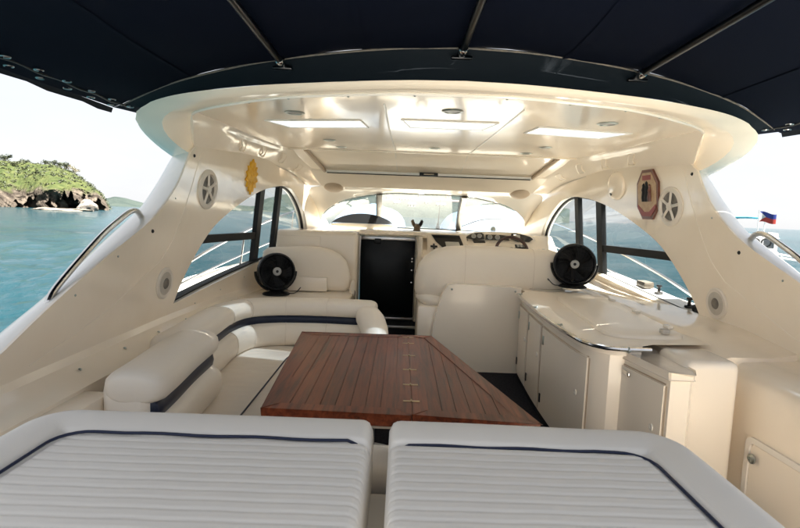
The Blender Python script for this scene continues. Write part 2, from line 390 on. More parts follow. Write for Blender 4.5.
# ------------------------------------------------------------------ land
def noise2(x, y, seed, octs=5, base=1.0):
    r = np.random.default_rng(seed); out = np.zeros_like(x); a = 1.0; f = base
    for _ in range(octs):
        for _ in range(3):
            th = r.uniform(0, 6.28); ph = r.uniform(0, 6.28); out += a / 3 * np.sin(f * (x * np.cos(th) + y * np.sin(th)) + ph + 1.3 * np.sin(f * .6 * (x * np.sin(th) - y * np.cos(th)) + ph * 2))
        a *= 0.52; f *= 2.05
    return out
def land_mat(name, grass, grass2, rock, rock2, lo, hi, scale):
    m = bpy.data.materials.new(name); m.use_nodes = True; n = m.node_tree.nodes; l = m.node_tree.links; b = n['Principled BSDF']; b.inputs['Roughness'].default_value = 0.95; b.inputs['Specular IOR Level'].default_value = 0.1
    g = n.new('ShaderNodeNewGeometry'); sep = n.new('ShaderNodeSeparateXYZ'); l.new(g.outputs['Position'], sep.inputs[0])
    def noise(s, d=6):
        q = n.new('ShaderNodeTexNoise'); q.inputs['Scale'].default_value = s * scale; q.inputs['Detail'].default_value = d; q.inputs['Roughness'].default_value = .65; l.new(g.outputs['Position'], q.inputs['Vector']); return q
    def ramp(src, c0, c1, p0=.38, p1=.64):
        r = n.new('ShaderNodeValToRGB'); r.color_ramp.elements[0].position = p0; r.color_ramp.elements[1].position = p1; r.color_ramp.elements[0].color = (*c0, 1); r.color_ramp.elements[1].color = (*c1, 1); l.new(src, r.inputs[0]); return r
    ga = ramp(noise(0.35).outputs['Fac'], grass, grass2); ro = ramp(noise(0.30).outputs['Fac'], rock, rock2)
    nn = noise(0.16); ad = n.new('ShaderNodeMath'); ad.operation = 'MULTIPLY_ADD'; ad.inputs[1].default_value = (hi - lo) * 2.4; l.new(nn.outputs['Fac'], ad.inputs[0])
    l.new(sep.outputs[2], ad.inputs[2])
    mr = n.new('ShaderNodeMapRange'); mr.inputs['From Min'].default_value = lo + (hi - lo) * 1.2; mr.inputs['From Max'].default_value = lo + (hi - lo) * 1.75; l.new(ad.outputs[0], mr.inputs[0])
    mix = n.new('ShaderNodeMix'); mix.data_type = 'RGBA'; l.new(mr.outputs[0], mix.inputs['Factor']); l.new(ro.outputs[0], mix.inputs['A']); l.new(ga.outputs[0], mix.inputs['B']); l.new(mix.outputs['Result'], b.inputs['Base Color'])
    bn = noise(1.2, 8); bp = n.new('ShaderNodeBump'); bp.inputs['Strength'].default_value = 0.8; bp.inputs['Distance'].default_value = 0.7 / scale; l.new(bn.outputs['Fac'], bp.inputs['Height']); l.new(bp.outputs[0], b.inputs['Normal']); M[name] = m
land_mat('island_ground', (0.026, 0.037, 0.012), (0.056, 0.064, 0.023), (0.026, 0.021, 0.017), (0.10, 0.083, 0.066), 5.0, 8.5, 1.0)
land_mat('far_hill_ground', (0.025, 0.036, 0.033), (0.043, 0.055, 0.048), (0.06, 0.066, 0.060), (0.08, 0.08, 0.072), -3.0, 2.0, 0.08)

# headland on the port side: a curtain of cliff with caves below a grassy slope
def build_island():
    D0 = 225.0; nu, nc, ng = 300, 70, 80
    U_ = np.linspace(-70, 109, nu)                      # picture column of each upright strip
    co = np.zeros((nu, nc + ng, 3))
    ridge_u = [-70, 0, 12, 30, 45, 60, 72, 82, 92, 100, 106, 109]; ridge_y = [158, 163, 163, 163.5, 166, 168.5, 173, 179, 187, 194, 203, 210]
    cliff_u = [-70, 0, 20, 35, 50, 70, 80, 90, 100, 106, 109]; cliff_y = [196, 197, 199, 194, 190, 187, 188, 192, 199, 205, 210]
    for a, u in enumerate(U_):
        base = at(u, 209.5, Z=SEA); base = CAM + (base - CAM) * 1.0
        dirh = Vector(((at(u, 209, Y=1) - CAM).x, 1, 0)).normalized(); side = Vector((dirh.y, -dirh.x, 0))
        rel = u
        D = D0 + 5 * math.sin(rel * .09) - 10 * math.exp(-((rel - 95) / 18) ** 2)
        ct = (at(u, float(np.interp(u, cliff_u, cliff_y)), Y=1) - CAM); rt = (at(u, float(np.interp(u, ridge_u, ridge_y)), Y=1) - CAM)
        hz = lambda q, dd: CAM.z + q.z / math.hypot(q.x, q.y) * dd
        hc = max(0.2, hz(ct, D + 2) - SEA); Dr = D + 42; hr = max(hc + .1, hz(rt, Dr) - SEA)
        for k in range(nc):
            t = k / (nc - 1); z = SEA - 0.6 + (hc + .6) * t
            cave = 0
            for cu, cw, ch, dp in ((32, 6.5, 4.0, 6), (68, 13, 5.6, 11), (99, 5.0, 4.2, 6), (18, 3.5, 2.4, 3), (50, 3.6, 3.0, 4), (84, 3, 6.5, 4)):
                uu = u + 1.6 * math.sin(z * 1.1 + cu) + .9 * math.sin(z * 2.7 + cu * 2); q = ((uu - cu) / cw) ** 2 + ((z - SEA) / (ch * (1 + .25 * math.sin(u * .9)))) ** 2
                cave += dp * max(0, 1 - q) ** .5
            lean = 3.0 * t ** 1.5
            p = CAM.xy.to_3d() + dirh * (D + cave + lean); p.z = z
            co[a, k] = p
        for k in range(ng):
            t = (k + 1) / ng; dd = D + 3.0 + (Dr - D - 3) * t; z = SEA + hc + (hr - hc) * (math.sin(t * math.pi / 2) ** 0.9)
            p = CAM.xy.to_3d() + dirh * dd; p.z = z; co[a, nc + k] = p
    x, y, z = co[..., 0], co[..., 1], co[..., 2]
    nz = noise2(x + z * .7, y + z * 1.1, 3, 5, .30); nz2 = noise2(x * 1.0 + z * .5, y - z, 9, 5, .7)
    kk = np.arange(nc + ng)[None, :]
    rockw = np.clip(1 - (kk - nc) / 12, 0, 1)
    d = np.stack([x - CAM.x, y - CAM.y, 0 * x], -1); d /= np.linalg.norm(d, axis=-1, keepdims=True)
    co += d * (rockw * (nz * 1.6 + nz2 * 1.0))[..., None]
    co[..., 2] += np.where(kk >= nc, np.clip((kk - nc) / 6, 0, 1) * (nz * .45 + np.abs(nz2) * .55), nz2 * .25)
    N = nc + ng; i = np.arange(nu - 1)[:, None] * N; j = np.arange(N - 1)[None]
    F = np.stack([i + j, i + N + j, i + N + j + 1, i + j + 1], -1).reshape(-1, 4)
    # back side down to the water
    me = bpy.data.meshes.new('island'); me.from_pydata(co.reshape(-1, 3).tolist(), [], F.tolist()); me.materials.append(M['island_ground'])
    o = bpy.data.objects.new('island', me); COL.objects.link(o); tag(o, kind='structure')
    return co, nc
ISL, ISL_NC = build_island()

def hill(name, D, cols, base_y, depth, seed, rough, n_u=160):
    """far hillside from picture columns (px, py of ridge) at distance D"""
    us = [c[0] for c in cols]; U_ = np.linspace(us[0], us[-1], n_u); nk = 26; co = np.zeros((n_u, nk, 3))
    for a, u in enumerate(U_):
        q = at(u, float(np.interp(u, us, [c[1] for c in cols])), Y=1) - CAM; dirh = Vector((q.x, q.y, 0)).normalized(); s = q.z / math.hypot(q.x, q.y)
        for k in range(nk):
            t = k / (nk - 1); dd = D + depth * t; z = SEA - 1 + (CAM.z + s * (D + depth) - SEA + 1) * math.sin(t * math.pi / 2)
            p = CAM + dirh * dd; co[a, k] = (p.x, p.y, z)
    nz = noise2(co[..., 0], co[..., 1], seed, 5, 8.0 / depth); t = np.linspace(0, 1, nk)[None]
    co[..., 2] += nz * rough * np.clip(t * 3, 0, 1)
    i = np.arange(n_u - 1)[:, None] * nk; j = np.arange(nk - 1)[None]
    F = np.stack([i + j, i + nk + j, i + nk + j + 1, i + j + 1], -1).reshape(-1, 4)
    me = bpy.data.meshes.new(name); me.from_pydata(co.reshape(-1, 3).tolist(), [], F.tolist()); me.materials.append(M['far_hill_ground'])
    me.polygons.foreach_set('use_smooth', np.ones(len(F), bool))
    o = bpy.data.objects.new(name, me); COL.objects.link(o); tag(o, kind='structure'); return o
hill('headland', 700, [(100, 200), (115, 197.5), (125, 199), (135, 202), (146, 204), (200, 206), (235, 205), (262, 206.5)], 207, 160, 5, 1.6)
hill('hills', 650, [(255, 203), (280, 196), (310, 189), (345, 186), (380, 184), (430, 185), (470, 187), (510, 193), (545, 205), (570, 211)], 214, 260, 8, 3.0)

# crowns of leaf-sized faces
def leaf_mat(name, c0, c1):
    m = bpy.data.materials.new(name); m.use_nodes = True; n = m.node_tree.nodes; l = m.node_tree.links; b = n['Principled BSDF']; b.inputs['Roughness'].default_value = .7
    g = n.new('ShaderNodeNewGeometry'); r = n.new('ShaderNodeValToRGB'); r.color_ramp.elements[0].color = (*c0, 1); r.color_ramp.elements[1].color = (*c1, 1)
    l.new(g.outputs['Random Per Island'], r.inputs[0]); l.new(r.outputs[0], b.inputs['Base Color']); M[name] = m
leaf_mat('leaves_dark', (0.013, 0.020, 0.008), (0.032, 0.042, 0.016)); leaf_mat('leaves_bright', (0.024, 0.034, 0.011), (0.054, 0.062, 0.022)); leaf_mat('leaves_dry', (0.14, 0.12, 0.07), (0.20, 0.18, 0.10))
def leaf_cloud(blobs, nper, size, r):
    vs, fs = [], []
    for (c, rx, rz) in blobs:
        for _ in range(nper):
            d = r.normal(size=3); d /= np.linalg.norm(d); q = np.array(c) + d * np.array([rx, rx, rz]) * r.uniform(.45, 1.05)
            a = r.normal(size=3); a /= np.linalg.norm(a); b = np.cross(a, r.normal(size=3)); b /= np.linalg.norm(b); s = size * r.uniform(.6, 1.4)
            k = len(vs); vs += [tuple(q + a * s), tuple(q + b * s * .6), tuple(q - a * s), tuple(q - b * s * .6)]; fs.append((k, k + 1, k + 2, k + 3))
    return vs, fs
def tree(name, base, h, w, label, leaf, seed, group='trees on the headland', dens=170):
    r = np.random.default_rng(seed); e = empty(name, base, label, 'tree', group); b = Vector(base)
    bm = bmesh.new(); top = b + Vector((r.uniform(-.3, .3), 0, h * .62)); tube(bm, [b - Vector((0, 0, .6)), b.lerp(top, .5) + Vector((r.uniform(-.2, .2), 0, 0)), top], [h * .045, h * .035, h * .02], 6)
    blobs = []
    for k in range(6):
        a = k * 1.05 + r.uniform(0, .6); rr_ = w * r.uniform(.2, .55); c = b + Vector((math.cos(a) * rr_, math.sin(a) * rr_, h * r.uniform(.45, .9)))
        tube(bm, [b.lerp(top, .55), b.lerp(top, .7).lerp(c, .6), c], [h * .02, h * .014, h * .008], 5); blobs.append((tuple(c), w * r.uniform(.22, .36), w * r.uniform(.16, .26)))
    obj('trunk', bm, 'bark', e)
    v, f = leaf_cloud(blobs, dens // 2, w * .06, r); me = bpy.data.meshes.new('crown'); me.from_pydata(v, [], f); me.materials.append(M[leaf])
    o = bpy.data.objects.new('crown', me); COL.objects.link(o); o.parent = e; o.matrix_parent_inverse = e.matrix_world.inverted()
def isl_point(u, k):
    a = int(round((u + 70) / 179 * 299)); return Vector(ISL[min(max(a, 0), 299), k])
trees = [(7, 160, 3.4, 4.6, 'dark spreading tree standing highest on the grassy headland', 'leaves_dark'), (26, 155, 1.9, 3.6, 'low rounded bush tree right of the spreading tree on the headland ridge', 'leaves_bright'),
         (49, 150, 2.4, 3.4, 'compact dark tree alone on the headland crest', 'leaves_dark'), (62, 148, 3.0, 5.0, 'broad dark tree on the seaward end of the headland crest', 'leaves_dark'),
         (70, 147, 3.2, 3.0, 'thin grey tree beside the broad dark tree on the headland', 'leaves_dry'), (76, 146, 2.8, 2.6, 'sparse dry tree last on the headland crest toward the point', 'leaves_dry'),
         (16, 120, 2.2, 3.0, 'small bright bush on the headland slope below the spreading tree', 'leaves_bright')]
for q, (u, ky, h, w_, lab, lf) in enumerate(trees):
    p = isl_point(u, min(ky, ISL_NC + 79) if ky < 150 else ISL_NC + 76); tree('headland_tree', tuple(p - Vector((0, 0, .3))), h, w_, lab, lf, 40 + q)
# low scrub that clothes the slope
r = np.random.default_rng(5); blobs = []
for _ in range(520):
    a = r.integers(0, 300); k = ISL_NC + int(79 * r.uniform(.05, 1) ** .8); p = ISL[a, k]; s = r.uniform(.35, 1.05); blobs.append((tuple(p + np.array([0, 0, s * .2])), s * 1.3, s * .7))
for nm, leaf, bl in (('scrub', 'leaves_bright', blobs[:360]), ('scrub', 'leaves_dark', blobs[360:])):
    v, f = leaf_cloud(bl, 26, .26, r); me = bpy.data.meshes.new(nm); me.from_pydata(v, [], f); me.materials.append(M[leaf]); o = bpy.data.objects.new(nm, me); COL.objects.link(o)
    tag(o, 'low green scrub covering the headland slope' if leaf == 'leaves_bright' else 'darker green scrub dotted over the headland slope', 'scrub', kind='stuff')
def boulder(name, base, sx, sy, sz, m, label, seed):
    b = bmesh.new(); bmesh.ops.create_icosphere(b, subdivisions=4, radius=1)
    P = np.array([v.co[:] for v in b.verts]); nz = noise2(P[:, 0] * 2 + seed, P[:, 1] * 2 + P[:, 2] * 2.7, seed, 4, 1.4)
    for v, q in zip(b.verts, nz): v.co = Vector((v.co.x * sx, v.co.y * sy, v.co.z * sz)) * (1 + .22 * q)
    o = obj(name, b, m); o.location = base; tag(o, label, 'rock'); return o
pb = at(87, 210, Z=SEA); pb = CAM + (pb - CAM) * 0.93; pb.z = SEA + .2
boulder('boulder', pb, 3.0, 2.4, 3.3, 'pale_rock', 'pale blocky boulder standing in the water before the cave', 4)
pb2 = at(60, 210, Z=SEA); pb2 = CAM + (pb2 - CAM) * .95; pb2.z = SEA - .2
boulder('rock_ledge', pb2, 8.5, 2.5, 1.0, 'sand_rock', 'low sandy rock ledge at the foot of the sea cave', 6)
pb3 = at(66, 206, Z=SEA); pb3 = isl_point(66, 6) + Vector((-1, -3, .5)); boulder('boulder', tuple(pb3), 3.4, 2.4, 3.0, 'sand_rock', 'brown rounded boulder inside the mouth of the sea cave', 8)

# white houses on the hills ahead
r = np.random.default_rng(11)
spots = [(322, 203), (334, 206), (389, 199), (397, 204), (405, 200), (412, 206), (421, 197.5), (428, 204), (437, 201), (441, 206.5), (449, 198), (455, 203.5), (474, 199), (489, 202), (497, 206), (511, 203.5)]
looks = ['long low white house', 'small square pale house', 'tall narrow white house', 'wide white house with a lower wing']
above = ['beyond the port end of the windscreen', 'beyond the port foredeck cover', 'above the wiper mullion to port', 'beside the port mullion', 'beyond the port cover edge', 'above the horned figurine', 'high above the horned figurine', 'just starboard of the figurine', 'behind the deck aerial', 'low by the deck aerial', 'high above the deck aerial', 'beside the starboard mullion', 'just past the starboard mullion', 'above the starboard foredeck cover', 'low over the starboard foredeck cover', 'beyond the steering wheel']
for q, (u, v) in enumerate(spots):
    d = at(u, v, Y=1) - CAM; dirh = Vector((d.x, d.y, 0)).normalized(); s = d.z / math.hypot(d.x, d.y)
    # where this direction meets the hillside
    best = None
    for dd in np.linspace(652, 900, 200):
        t = (dd - 650) / 260; ridge = at(u, float(np.interp(u, [255, 280, 310, 345, 380, 430, 470, 510, 545, 570], [203, 196, 189, 186, 184, 185, 187, 193, 205, 211])), Y=1) - CAM
        zh = SEA - 1 + (CAM.z + ridge.z / math.hypot(ridge.x, ridge.y) * 910 - SEA + 1) * math.sin(min(1, t) * math.pi / 2)
        if CAM.z + s * dd <= zh: best = dd; break
    best = best or 700
    p = CAM + dirh * best; p.z = CAM.z + s * best
    w_ = float(r.uniform(7, 13)); dpt = 7.0; h = float(r.uniform(4, 7)); kind = q % 4
    if kind == 2: w_, h = 6.0, 8.5
    if kind == 0: w_, h = 14.0, 4.0
    e = empty('house', tuple(p - Vector((0, 0, h * .5))), None, None, 'houses on the hills ahead'); b0 = p - Vector((0, 0, h * .5 + 2))
    b = bmesh.new(); box(b, b0 - Vector((w_ / 2, 0, 0)), b0 + Vector((w_ / 2, dpt, h + 2)))
    if kind == 3: box(b, b0 + Vector((w_ / 2 - .01, 1, 0)), b0 + Vector((w_ / 2 + 4, dpt - 1, h * .5 + 2)))
    obj('wall', b, 'house_wall', e, None)
    b = bmesh.new(); t0 = b0 + Vector((0, 0, h + 2)); ov = .5
    rows = [[t0 + Vector((sx * (w_ / 2 + ov), -ov, 0)), t0 + Vector((sx * (w_ / 2 + ov), dpt / 2, 2.2)), t0 + Vector((sx * (w_ / 2 + ov), dpt + ov, 0))] for sx in (-1, 1)]
    vs = loft(b, rows, closed=True); b.faces.new(vs[0]); b.faces.new(vs[1]); obj('roof', b, 'house_roof' if q % 3 else 'house_wall', e, None)
    for k in range(max(1, int(w_ / 4))):
        b = bmesh.new(); cx = -w_ / 2 + w_ * (k + .5) / max(1, int(w_ / 4)); box(b, b0 + Vector((cx - .7, -.12, 2 + h * .35)), b0 + Vector((cx + .7, .1, 2 + h * .75))); obj('window', b, 'house_window', e, None)
    tag(e, looks[kind] + ' on the hills, ' + above[q], 'house')

# neighbouring outrigger boat with a flag, off the starboard side, lying bow away
bo = at(762, 222, Y=1) - CAM; bd = Vector((bo.x, bo.y, 0)).normalized(); DB = 27.0
bp_ = CAM + bd * DB; bp_.z = SEA
e = empty('outrigger_boat', tuple(bp_), 'white outrigger boat with a teal awning lying off the starboard side', 'boat')
ux = Vector((bd.y, -bd.x, 0))
def bpt(u, d, z): return bp_ + ux * u + bd * d + Vector((0, 0, z))
b = bmesh.new(); rows = []
for k in range(13):
    t = k / 12; d = -3.0 + 10.2 * t; hw = .80 * math.sin(math.pi * min(1, .30 + .68 * t)) ** .6; sheer = 1.15 + 1.2 * abs(t - .35) ** 2
    rows.append([bpt(-hw, d, sheer), bpt(-hw * .75, d, .1), bpt(0, d, -.35), bpt(hw * .75, d, .1), bpt(hw, d, sheer)])
vs = loft(b, rows); b.faces.new(vs[0]); b.faces.new(vs[-1]); obj('hull', b, 'white_paint', e)
b = bmesh.new(); box(b, (-.62, -1.0, 0), (.62, 1.4, 1.1), .06, 2, Matrix.Translation(bpt(0, .6, 1.0)) @ Matrix.Rotation(math.atan2(ux.y, ux.x), 4, 'Z')); cab = obj('cabin', b, 'white_paint', e)
for k in (-1, 1):
    b = bmesh.new(); box(b, (k * .3 - .2, -1.02, .45), (k * .3 + .2, -.99, .85), .02, 2, Matrix.Translation(bpt(0, .6, 1.0)) @ Matrix.Rotation(math.atan2(ux.y, ux.x), 4, 'Z')); obj('cabin_window', b, 'house_window', e)
b = bmesh.new(); loft(b, [[bpt(u - .55, d, 2.78 - .12 * u * u) for u in (-.75, -.38, 0, .38, .75)] for d in (-.8, .6, 2.0)]); aw = obj('awning', b, 'tarp_teal', e); sm = aw.modifiers.new('t', 'SOLIDIFY'); sm.thickness = .05
for u in (-1.2, .1):
    for d in (-.7, 1.9):
        b = bmesh.new(); tube(b, [bpt(u, d, 1.0), bpt(u, d, 2.7)], .02, 6); obj('post', b, 'white_paint', e)
for d in (-.6, 3.0):
    b = bmesh.new(); tube(b, [bpt(-2.3, d, .1), bpt(-1.4, d, 1.0), bpt(0, d, 1.2), bpt(1.4, d, 1.0), bpt(2.3, d, .1)], .05, 6); obj('outrigger_arm', b, 'white_paint', e)
for u in (-2.3, 2.3):
    b = bmesh.new(); tube(b, [bpt(u, -2, .12), bpt(u, 1.5, .05), bpt(u, 5, .15)], .07, 6); obj('outrigger_float', b, 'white_paint', e)
for k in range(3):
    c_ = bpt(-.52 + .36 * k, -3.03, 1.75); b = bmesh.new(); tube(b, [c_ + ux * math.cos(q) * .15 + Vector((0, 0, .15 * math.sin(q))) for q in np.linspace(0, 2 * math.pi, 17)], .028, 6, cap=False); obj('tyre_fender', b, 'black_rubber', e)
b = bmesh.new(); tube(b, [bpt(-.7, -3.0, 1.93), bpt(.6, -3.0, 1.93)], .02, 6); obj('stern_rail', b, 'white_paint', e)
fe = empty('flag', tuple(bpt(-.1, -2.9, 1.2)), 'small flag with blue and red bands flying over the outrigger boat stern', 'flag')
FA = bpt(-.12, -2.9, 2.95)
def flag_pt(t, v): return FA + ux * (.55 * t) + bd * (.07 * math.sin(t * 6)) + Vector((0, 0, -.10 * t - (.40 - .04 * t) * v + .03 * math.sin(t * 6)))
for nm, v0, v1, mm in (('blue_band', 0, .5, 'flag_blue'), ('red_band', .5, 1, 'flag_red')):
    b = bmesh.new(); loft(b, [[flag_pt(t, v) for v in (v0, (v0 + v1) / 2, v1)] for t in np.linspace(0, 1, 13)]); o = obj(nm, b, mm, fe, None); s_ = o.modifiers.new('t', 'SOLIDIFY'); s_.thickness = .004
b = bmesh.new(); loft(b, [[flag_pt(t, .5 + k * .5 * (1 - t / .42)) - bd * .012 for k in (-1, 0, 1)] for t in np.linspace(0, .42, 6)]); o = obj('white_triangle', b, 'flag_white', fe, None)
b = bmesh.new(); tube(b, [bpt(-.12, -2.9, 1.1), bpt(-.12, -2.9, 3.0)], .016, 6); obj('flag_staff', b, 'white_paint', fe)

# ------------------------------------------------------------------ the yacht itself
YA = empty('motor_yacht', (0, 2, 0), 'cream motor yacht cockpit with arched side supports, hardtop and raked windscreen', 'yacht')
WIN = catmull([(3.12, .89, 0), (3.18, .985, 0), (3.27, 1.09, 0), (3.42, 1.235, 0), (3.6, 1.37, 0), (3.88, 1.50, 0), (4.19, 1.615, 0), (4.5, 1.695, 0), (4.85, 1.735, 0), (5.08, 1.69, 0), (5.30, 1.56, 0), (5.46, 1.40, 0), (5.55, 1.22, 0)], 46)
WIN = [(p.x, p.y) for p in WIN] + [(5.56, 1.12), (5.3, 1.10), (4.45, 1.035)]
E_I = [(0.6, .42), (1.2, .68), (1.6, .87), (1.75, .945), (2.0, 1.08), (2.35, 1.245), (2.72, 1.405), (2.9, 1.515), (3.03, 1.63), (3.10, 1.73), (3.16, 1.84)]
E_Is = [(p.x, p.y) for p in catmull([(a, c, 0) for a, c in E_I], 40)]
PANEL = [(0.6, .30)] + E_Is + [(3.3, 1.95), (3.9, 2.0), (4.4, 2.02), (4.7, 2.0), (5.0, 1.95), (5.3, 1.85), (5.5, 1.74), (5.75, 1.58), (6.1, 1.37), (6.15, 1.0), (5.6, .9), (4.5, .78), (3.0, .80), (1.6, .80), (1.2, .62), (.9, .40)]
E_O = [(0.6, .40, 1.98), (1.2, .62, 1.90), (1.6, .80, 1.86), (2.0, .985, 1.845), (2.21, 1.075, 1.84), (2.6, 1.27, 1.84), (2.99, 1.455, 1.84), (3.10, 1.52, 1.84), (3.29, 1.67, 1.84), (3.40, 1.77, 1.84), (3.48, 1.84, 1.84)]
for s in (-1, 1):
    # inner arch panel with the window opening
    ap = obj('arch_panel', side_panel(PANEL, [WIN], .012, s), 'gelcoat', YA, 30)
    b = bmesh.new(); full = WIN + [WIN[0]]; loft(b, [[(s * (wv(y, z) + d), y, z) for y, z in full] for d in (.0, .03, .09)]); obj('window_reveal', b, 'gelcoat_outer', ap, 40)
    # rounded coaming between the inner edge and the outer edge
    inn = [Vector((s * wv(y, z), y, z)) for y, z in E_Is]; outc = [Vector((s * x, y, z)) for y, z, x in E_O]; outc = catmull(outc, 40)
    b = bmesh.new(); rows = []
    for t, lift in ((0, 0), (.12, .012), (.35, .022), (.65, .022), (.88, .010), (1, 0)):
        rows.append([a.lerp(c, t) + Vector((0, -.4, .6)) * lift for a, c in zip(inn, outc)])
    rows.append([c + Vector((s * .03, .02, -.05)) for c in outc]); rows.append([c + Vector((s * .10, .10, -.45)) for c in outc]); rows.append([Vector((c.x + s * .12, c.y + .15, -.9)) for c in outc])
    loft(b, rows); obj('coaming', b, 'gelcoat_outer', YA, 50)
    # seam down the arch and screws
    b = bmesh.new(); tube(b, [(s * (wv(y, z) - .001), y, z) for y, z in [(p.x, p.y) for p in catmull([(3.30, 1.86, 0), (3.20, 1.60, 0), (3.05, 1.32, 0), (2.9, 1.18, 0)], 14)]], .0016, 5); obj('seam', b, 'cabinet', YA)
    b = bmesh.new(); tube(b, [(s * (wv(y, z) - .001), y, z) for y, z in ((2.9, 1.18), (2.4, .98), (1.9, .86))], .0016, 5); obj('seam', b, 'cabinet', YA)
    for y, z in ((3.21, 1.825), (2.78, 1.36)): screw(YA, (s * wv(y, z), y, z), (-s, 0, 0), .011, 'black_rubber')
    for y, z in ((2.15, 1.10), (2.46, 1.245), (3.02, 1.55), (3.42, .84), (3.8, .88), (4.2, .93)): screw(YA, (s * (wv(y, z) - .0), y, z), (-s, 0, 0), .006)
    # window: frame parts and panes
    wn = lambda y, z, d: Vector((s * (wv(y, z) + d), y, z))
    b = bmesh.new(); full = WIN + [WIN[0]]
    pts = [wn(y, z, .055) for y, z in full]; tube(b, pts, .016, 6, cap=False); gk = obj('window_gasket', b, 'window_frame', YA)
    def zlim(y):
        return float(np.interp(y, [p[0] for p in WIN[:46]], [p[1] for p in WIN[:46]]))
    def zbot(y): return float(np.interp(y, [3.12, 4.45, 5.3, 5.56], [.89, 1.035, 1.10, 1.12]))
    for y0, y1 in ((3.13, 4.45), (4.49, 4.82), (4.87, 5.55)):
        ys = np.linspace(y0, y1, 24); b = bmesh.new()
        loft(b, [[wn(y, zbot(y) + (zlim(y) - zbot(y)) * t, .06) for t in np.linspace(0, 1, 7)] for y in ys]); obj('window_pane', b, 'side_glass', YA, 60)
    for y, hw in ((4.47, .042), (4.845, .032)):
        b = bmesh.new(); rows = []
        for t in np.linspace(0, 1, 8):
            z = zbot(y) - .01 + (zlim(y) - zbot(y) + .02) * t; rows.append([wn(y - hw, z, .035), wn(y + hw, z, .035), wn(y + hw, z, .075), wn(y - hw, z, .075)])
        vs = loft(b, rows, closed=True); obj('window_mullion', b, 'window_frame', YA, 30)
    b = bmesh.new(); rows = []
    for t in np.linspace(0, 1, 10):
        y = 3.46 + t * 1.01; z = 1.278 - .008 * t; rows.append([wn(y, z - .030, .040), wn(y, z + .030, .040), wn(y, z + .030, .075), wn(y, z - .030, .075)])
    loft(b, rows, closed=True); obj('window_rail', b, 'window_frame', YA, 30)
    b = bmesh.new(); rows = []
    for y in np.linspace(3.10, 4.5, 12):
        z = zbot(y); dw = .085 if s < 0 else .19; rows.append([wn(y, z + .012, .02), wn(y, z + .012, dw), wn(y, z - .012, dw), wn(y, z - .012, .02)])
    loft(b, rows, closed=True); obj('window_sill', b, 'window_frame' if s < 0 else 'gelcoat_outer', YA, 30)
    # side deck outside the window, with hull side
    b = bmesh.new(); rows = []
    for y in np.linspace(1.2, 7.6, 26):
        k = max(0, (y - 3.6) / 4.0); xo = 2.16 - .75 * k ** 2; zi = .80 + .03 * max(0, y - 3)
        xi = max(.3, min(wv(min(y, 6.1), .9) + .06, xo - .2)); rows.append([(s * xi, y, zi + .03), (s * (xo - .08), y, zi), (s * (xo - .03), y, zi + .05), (s * xo, y, zi + .03), (s * (xo + .03), y, zi - .25), (s * (xo - .25), y, -1.1)])
    loft(b, rows); obj('side_deck', b, 'gelcoat_outer', YA, 40)
    # guard rails on the side deck
    def deck_x(y): k = max(0, (y - 3.6) / 4.0); return 2.10 - .75 * k ** 2
    b = bmesh.new(); P1 = [(s * (deck_x(y) - .0), y, z) for y, z in [(p.x, p.y) for p in catmull([(3.3, .80, 0), (3.82, .91, 0), (4.4, 1.05, 0), (5.12, 1.20, 0), (6.2, 1.42, 0), (7.4, 1.62, 0)], 24)]]
    tube(b, P1, .014, 7); gr = obj('guard_rail', b, 'chrome', YA)
    b = bmesh.new(); P2 = [(s * (deck_x(y)), y, z) for y, z in [(p.x, p.y) for p in catmull([(3.75, .82, 0), (4.18, .86, 0), (5.27, 1.0, 0), (6.2, 1.14, 0), (7.4, 1.3, 0)], 20)]]
    tube(b, P2, .009, 6); obj('lower_wire', b, 'chrome', gr)
    for y in (5.42, 6.6):
        b = bmesh.new(); zt = 1.25 if y < 6 else 1.49; tube(b, [(s * (deck_x(y) + .02), y - .1, .86), (s * deck_x(y), y, zt)], .011, 6); obj('stanchion', b, 'chrome', gr)
    # sunken lower side below the crease
    if s < 0:
        b = bmesh.new(); rows = []
        for y in np.linspace(.9, 4.62, 20):
            x0 = wv(y, .81); x1 = 1.60 if y < 3.4 else 1.60 - .10 * (y - 3.4)
            rows.append([(s * (x0 + .002), y, .835), (s * (x0 - .02), y, .80), (s * (x1 - .02), y, .765), (s * (x1 - .06), y, .74), (s * (x1 - .10), y, .2)])
        loft(b, rows); obj('side_ledge', b, 'gelcoat', YA, 30)
        for y in (2.1, 2.45, 2.8, 3.15, 3.5, 3.85): screw(YA, (-(wv(y, .8) - .075), y, .785), (.5, 0, 1), .008)
    else:
        b = bmesh.new(); rows = []
        for y in np.linspace(.6, 2.44, 22):
            x0 = wv(y, .82); xl = float(np.interp(y, [.6, 1.6, 2.4, 4.6], [1.42, 1.385, 1.345, 1.345])); rows.append([(s * (x0 + .004), y, .875), (s * (x0 - .03), y, .862), (s * (x0 * .5 + xl * .5), y, .858), (s * (xl + .07), y, .850), (s * (xl + .025), y, .828), (s * (xl + .006), y, .79), (s * xl, y, .73), (s * xl, y, .40), (s * xl, y, .18)])
        loft(b, rows); obj('side_lining', b, 'gelcoat', YA, 60)

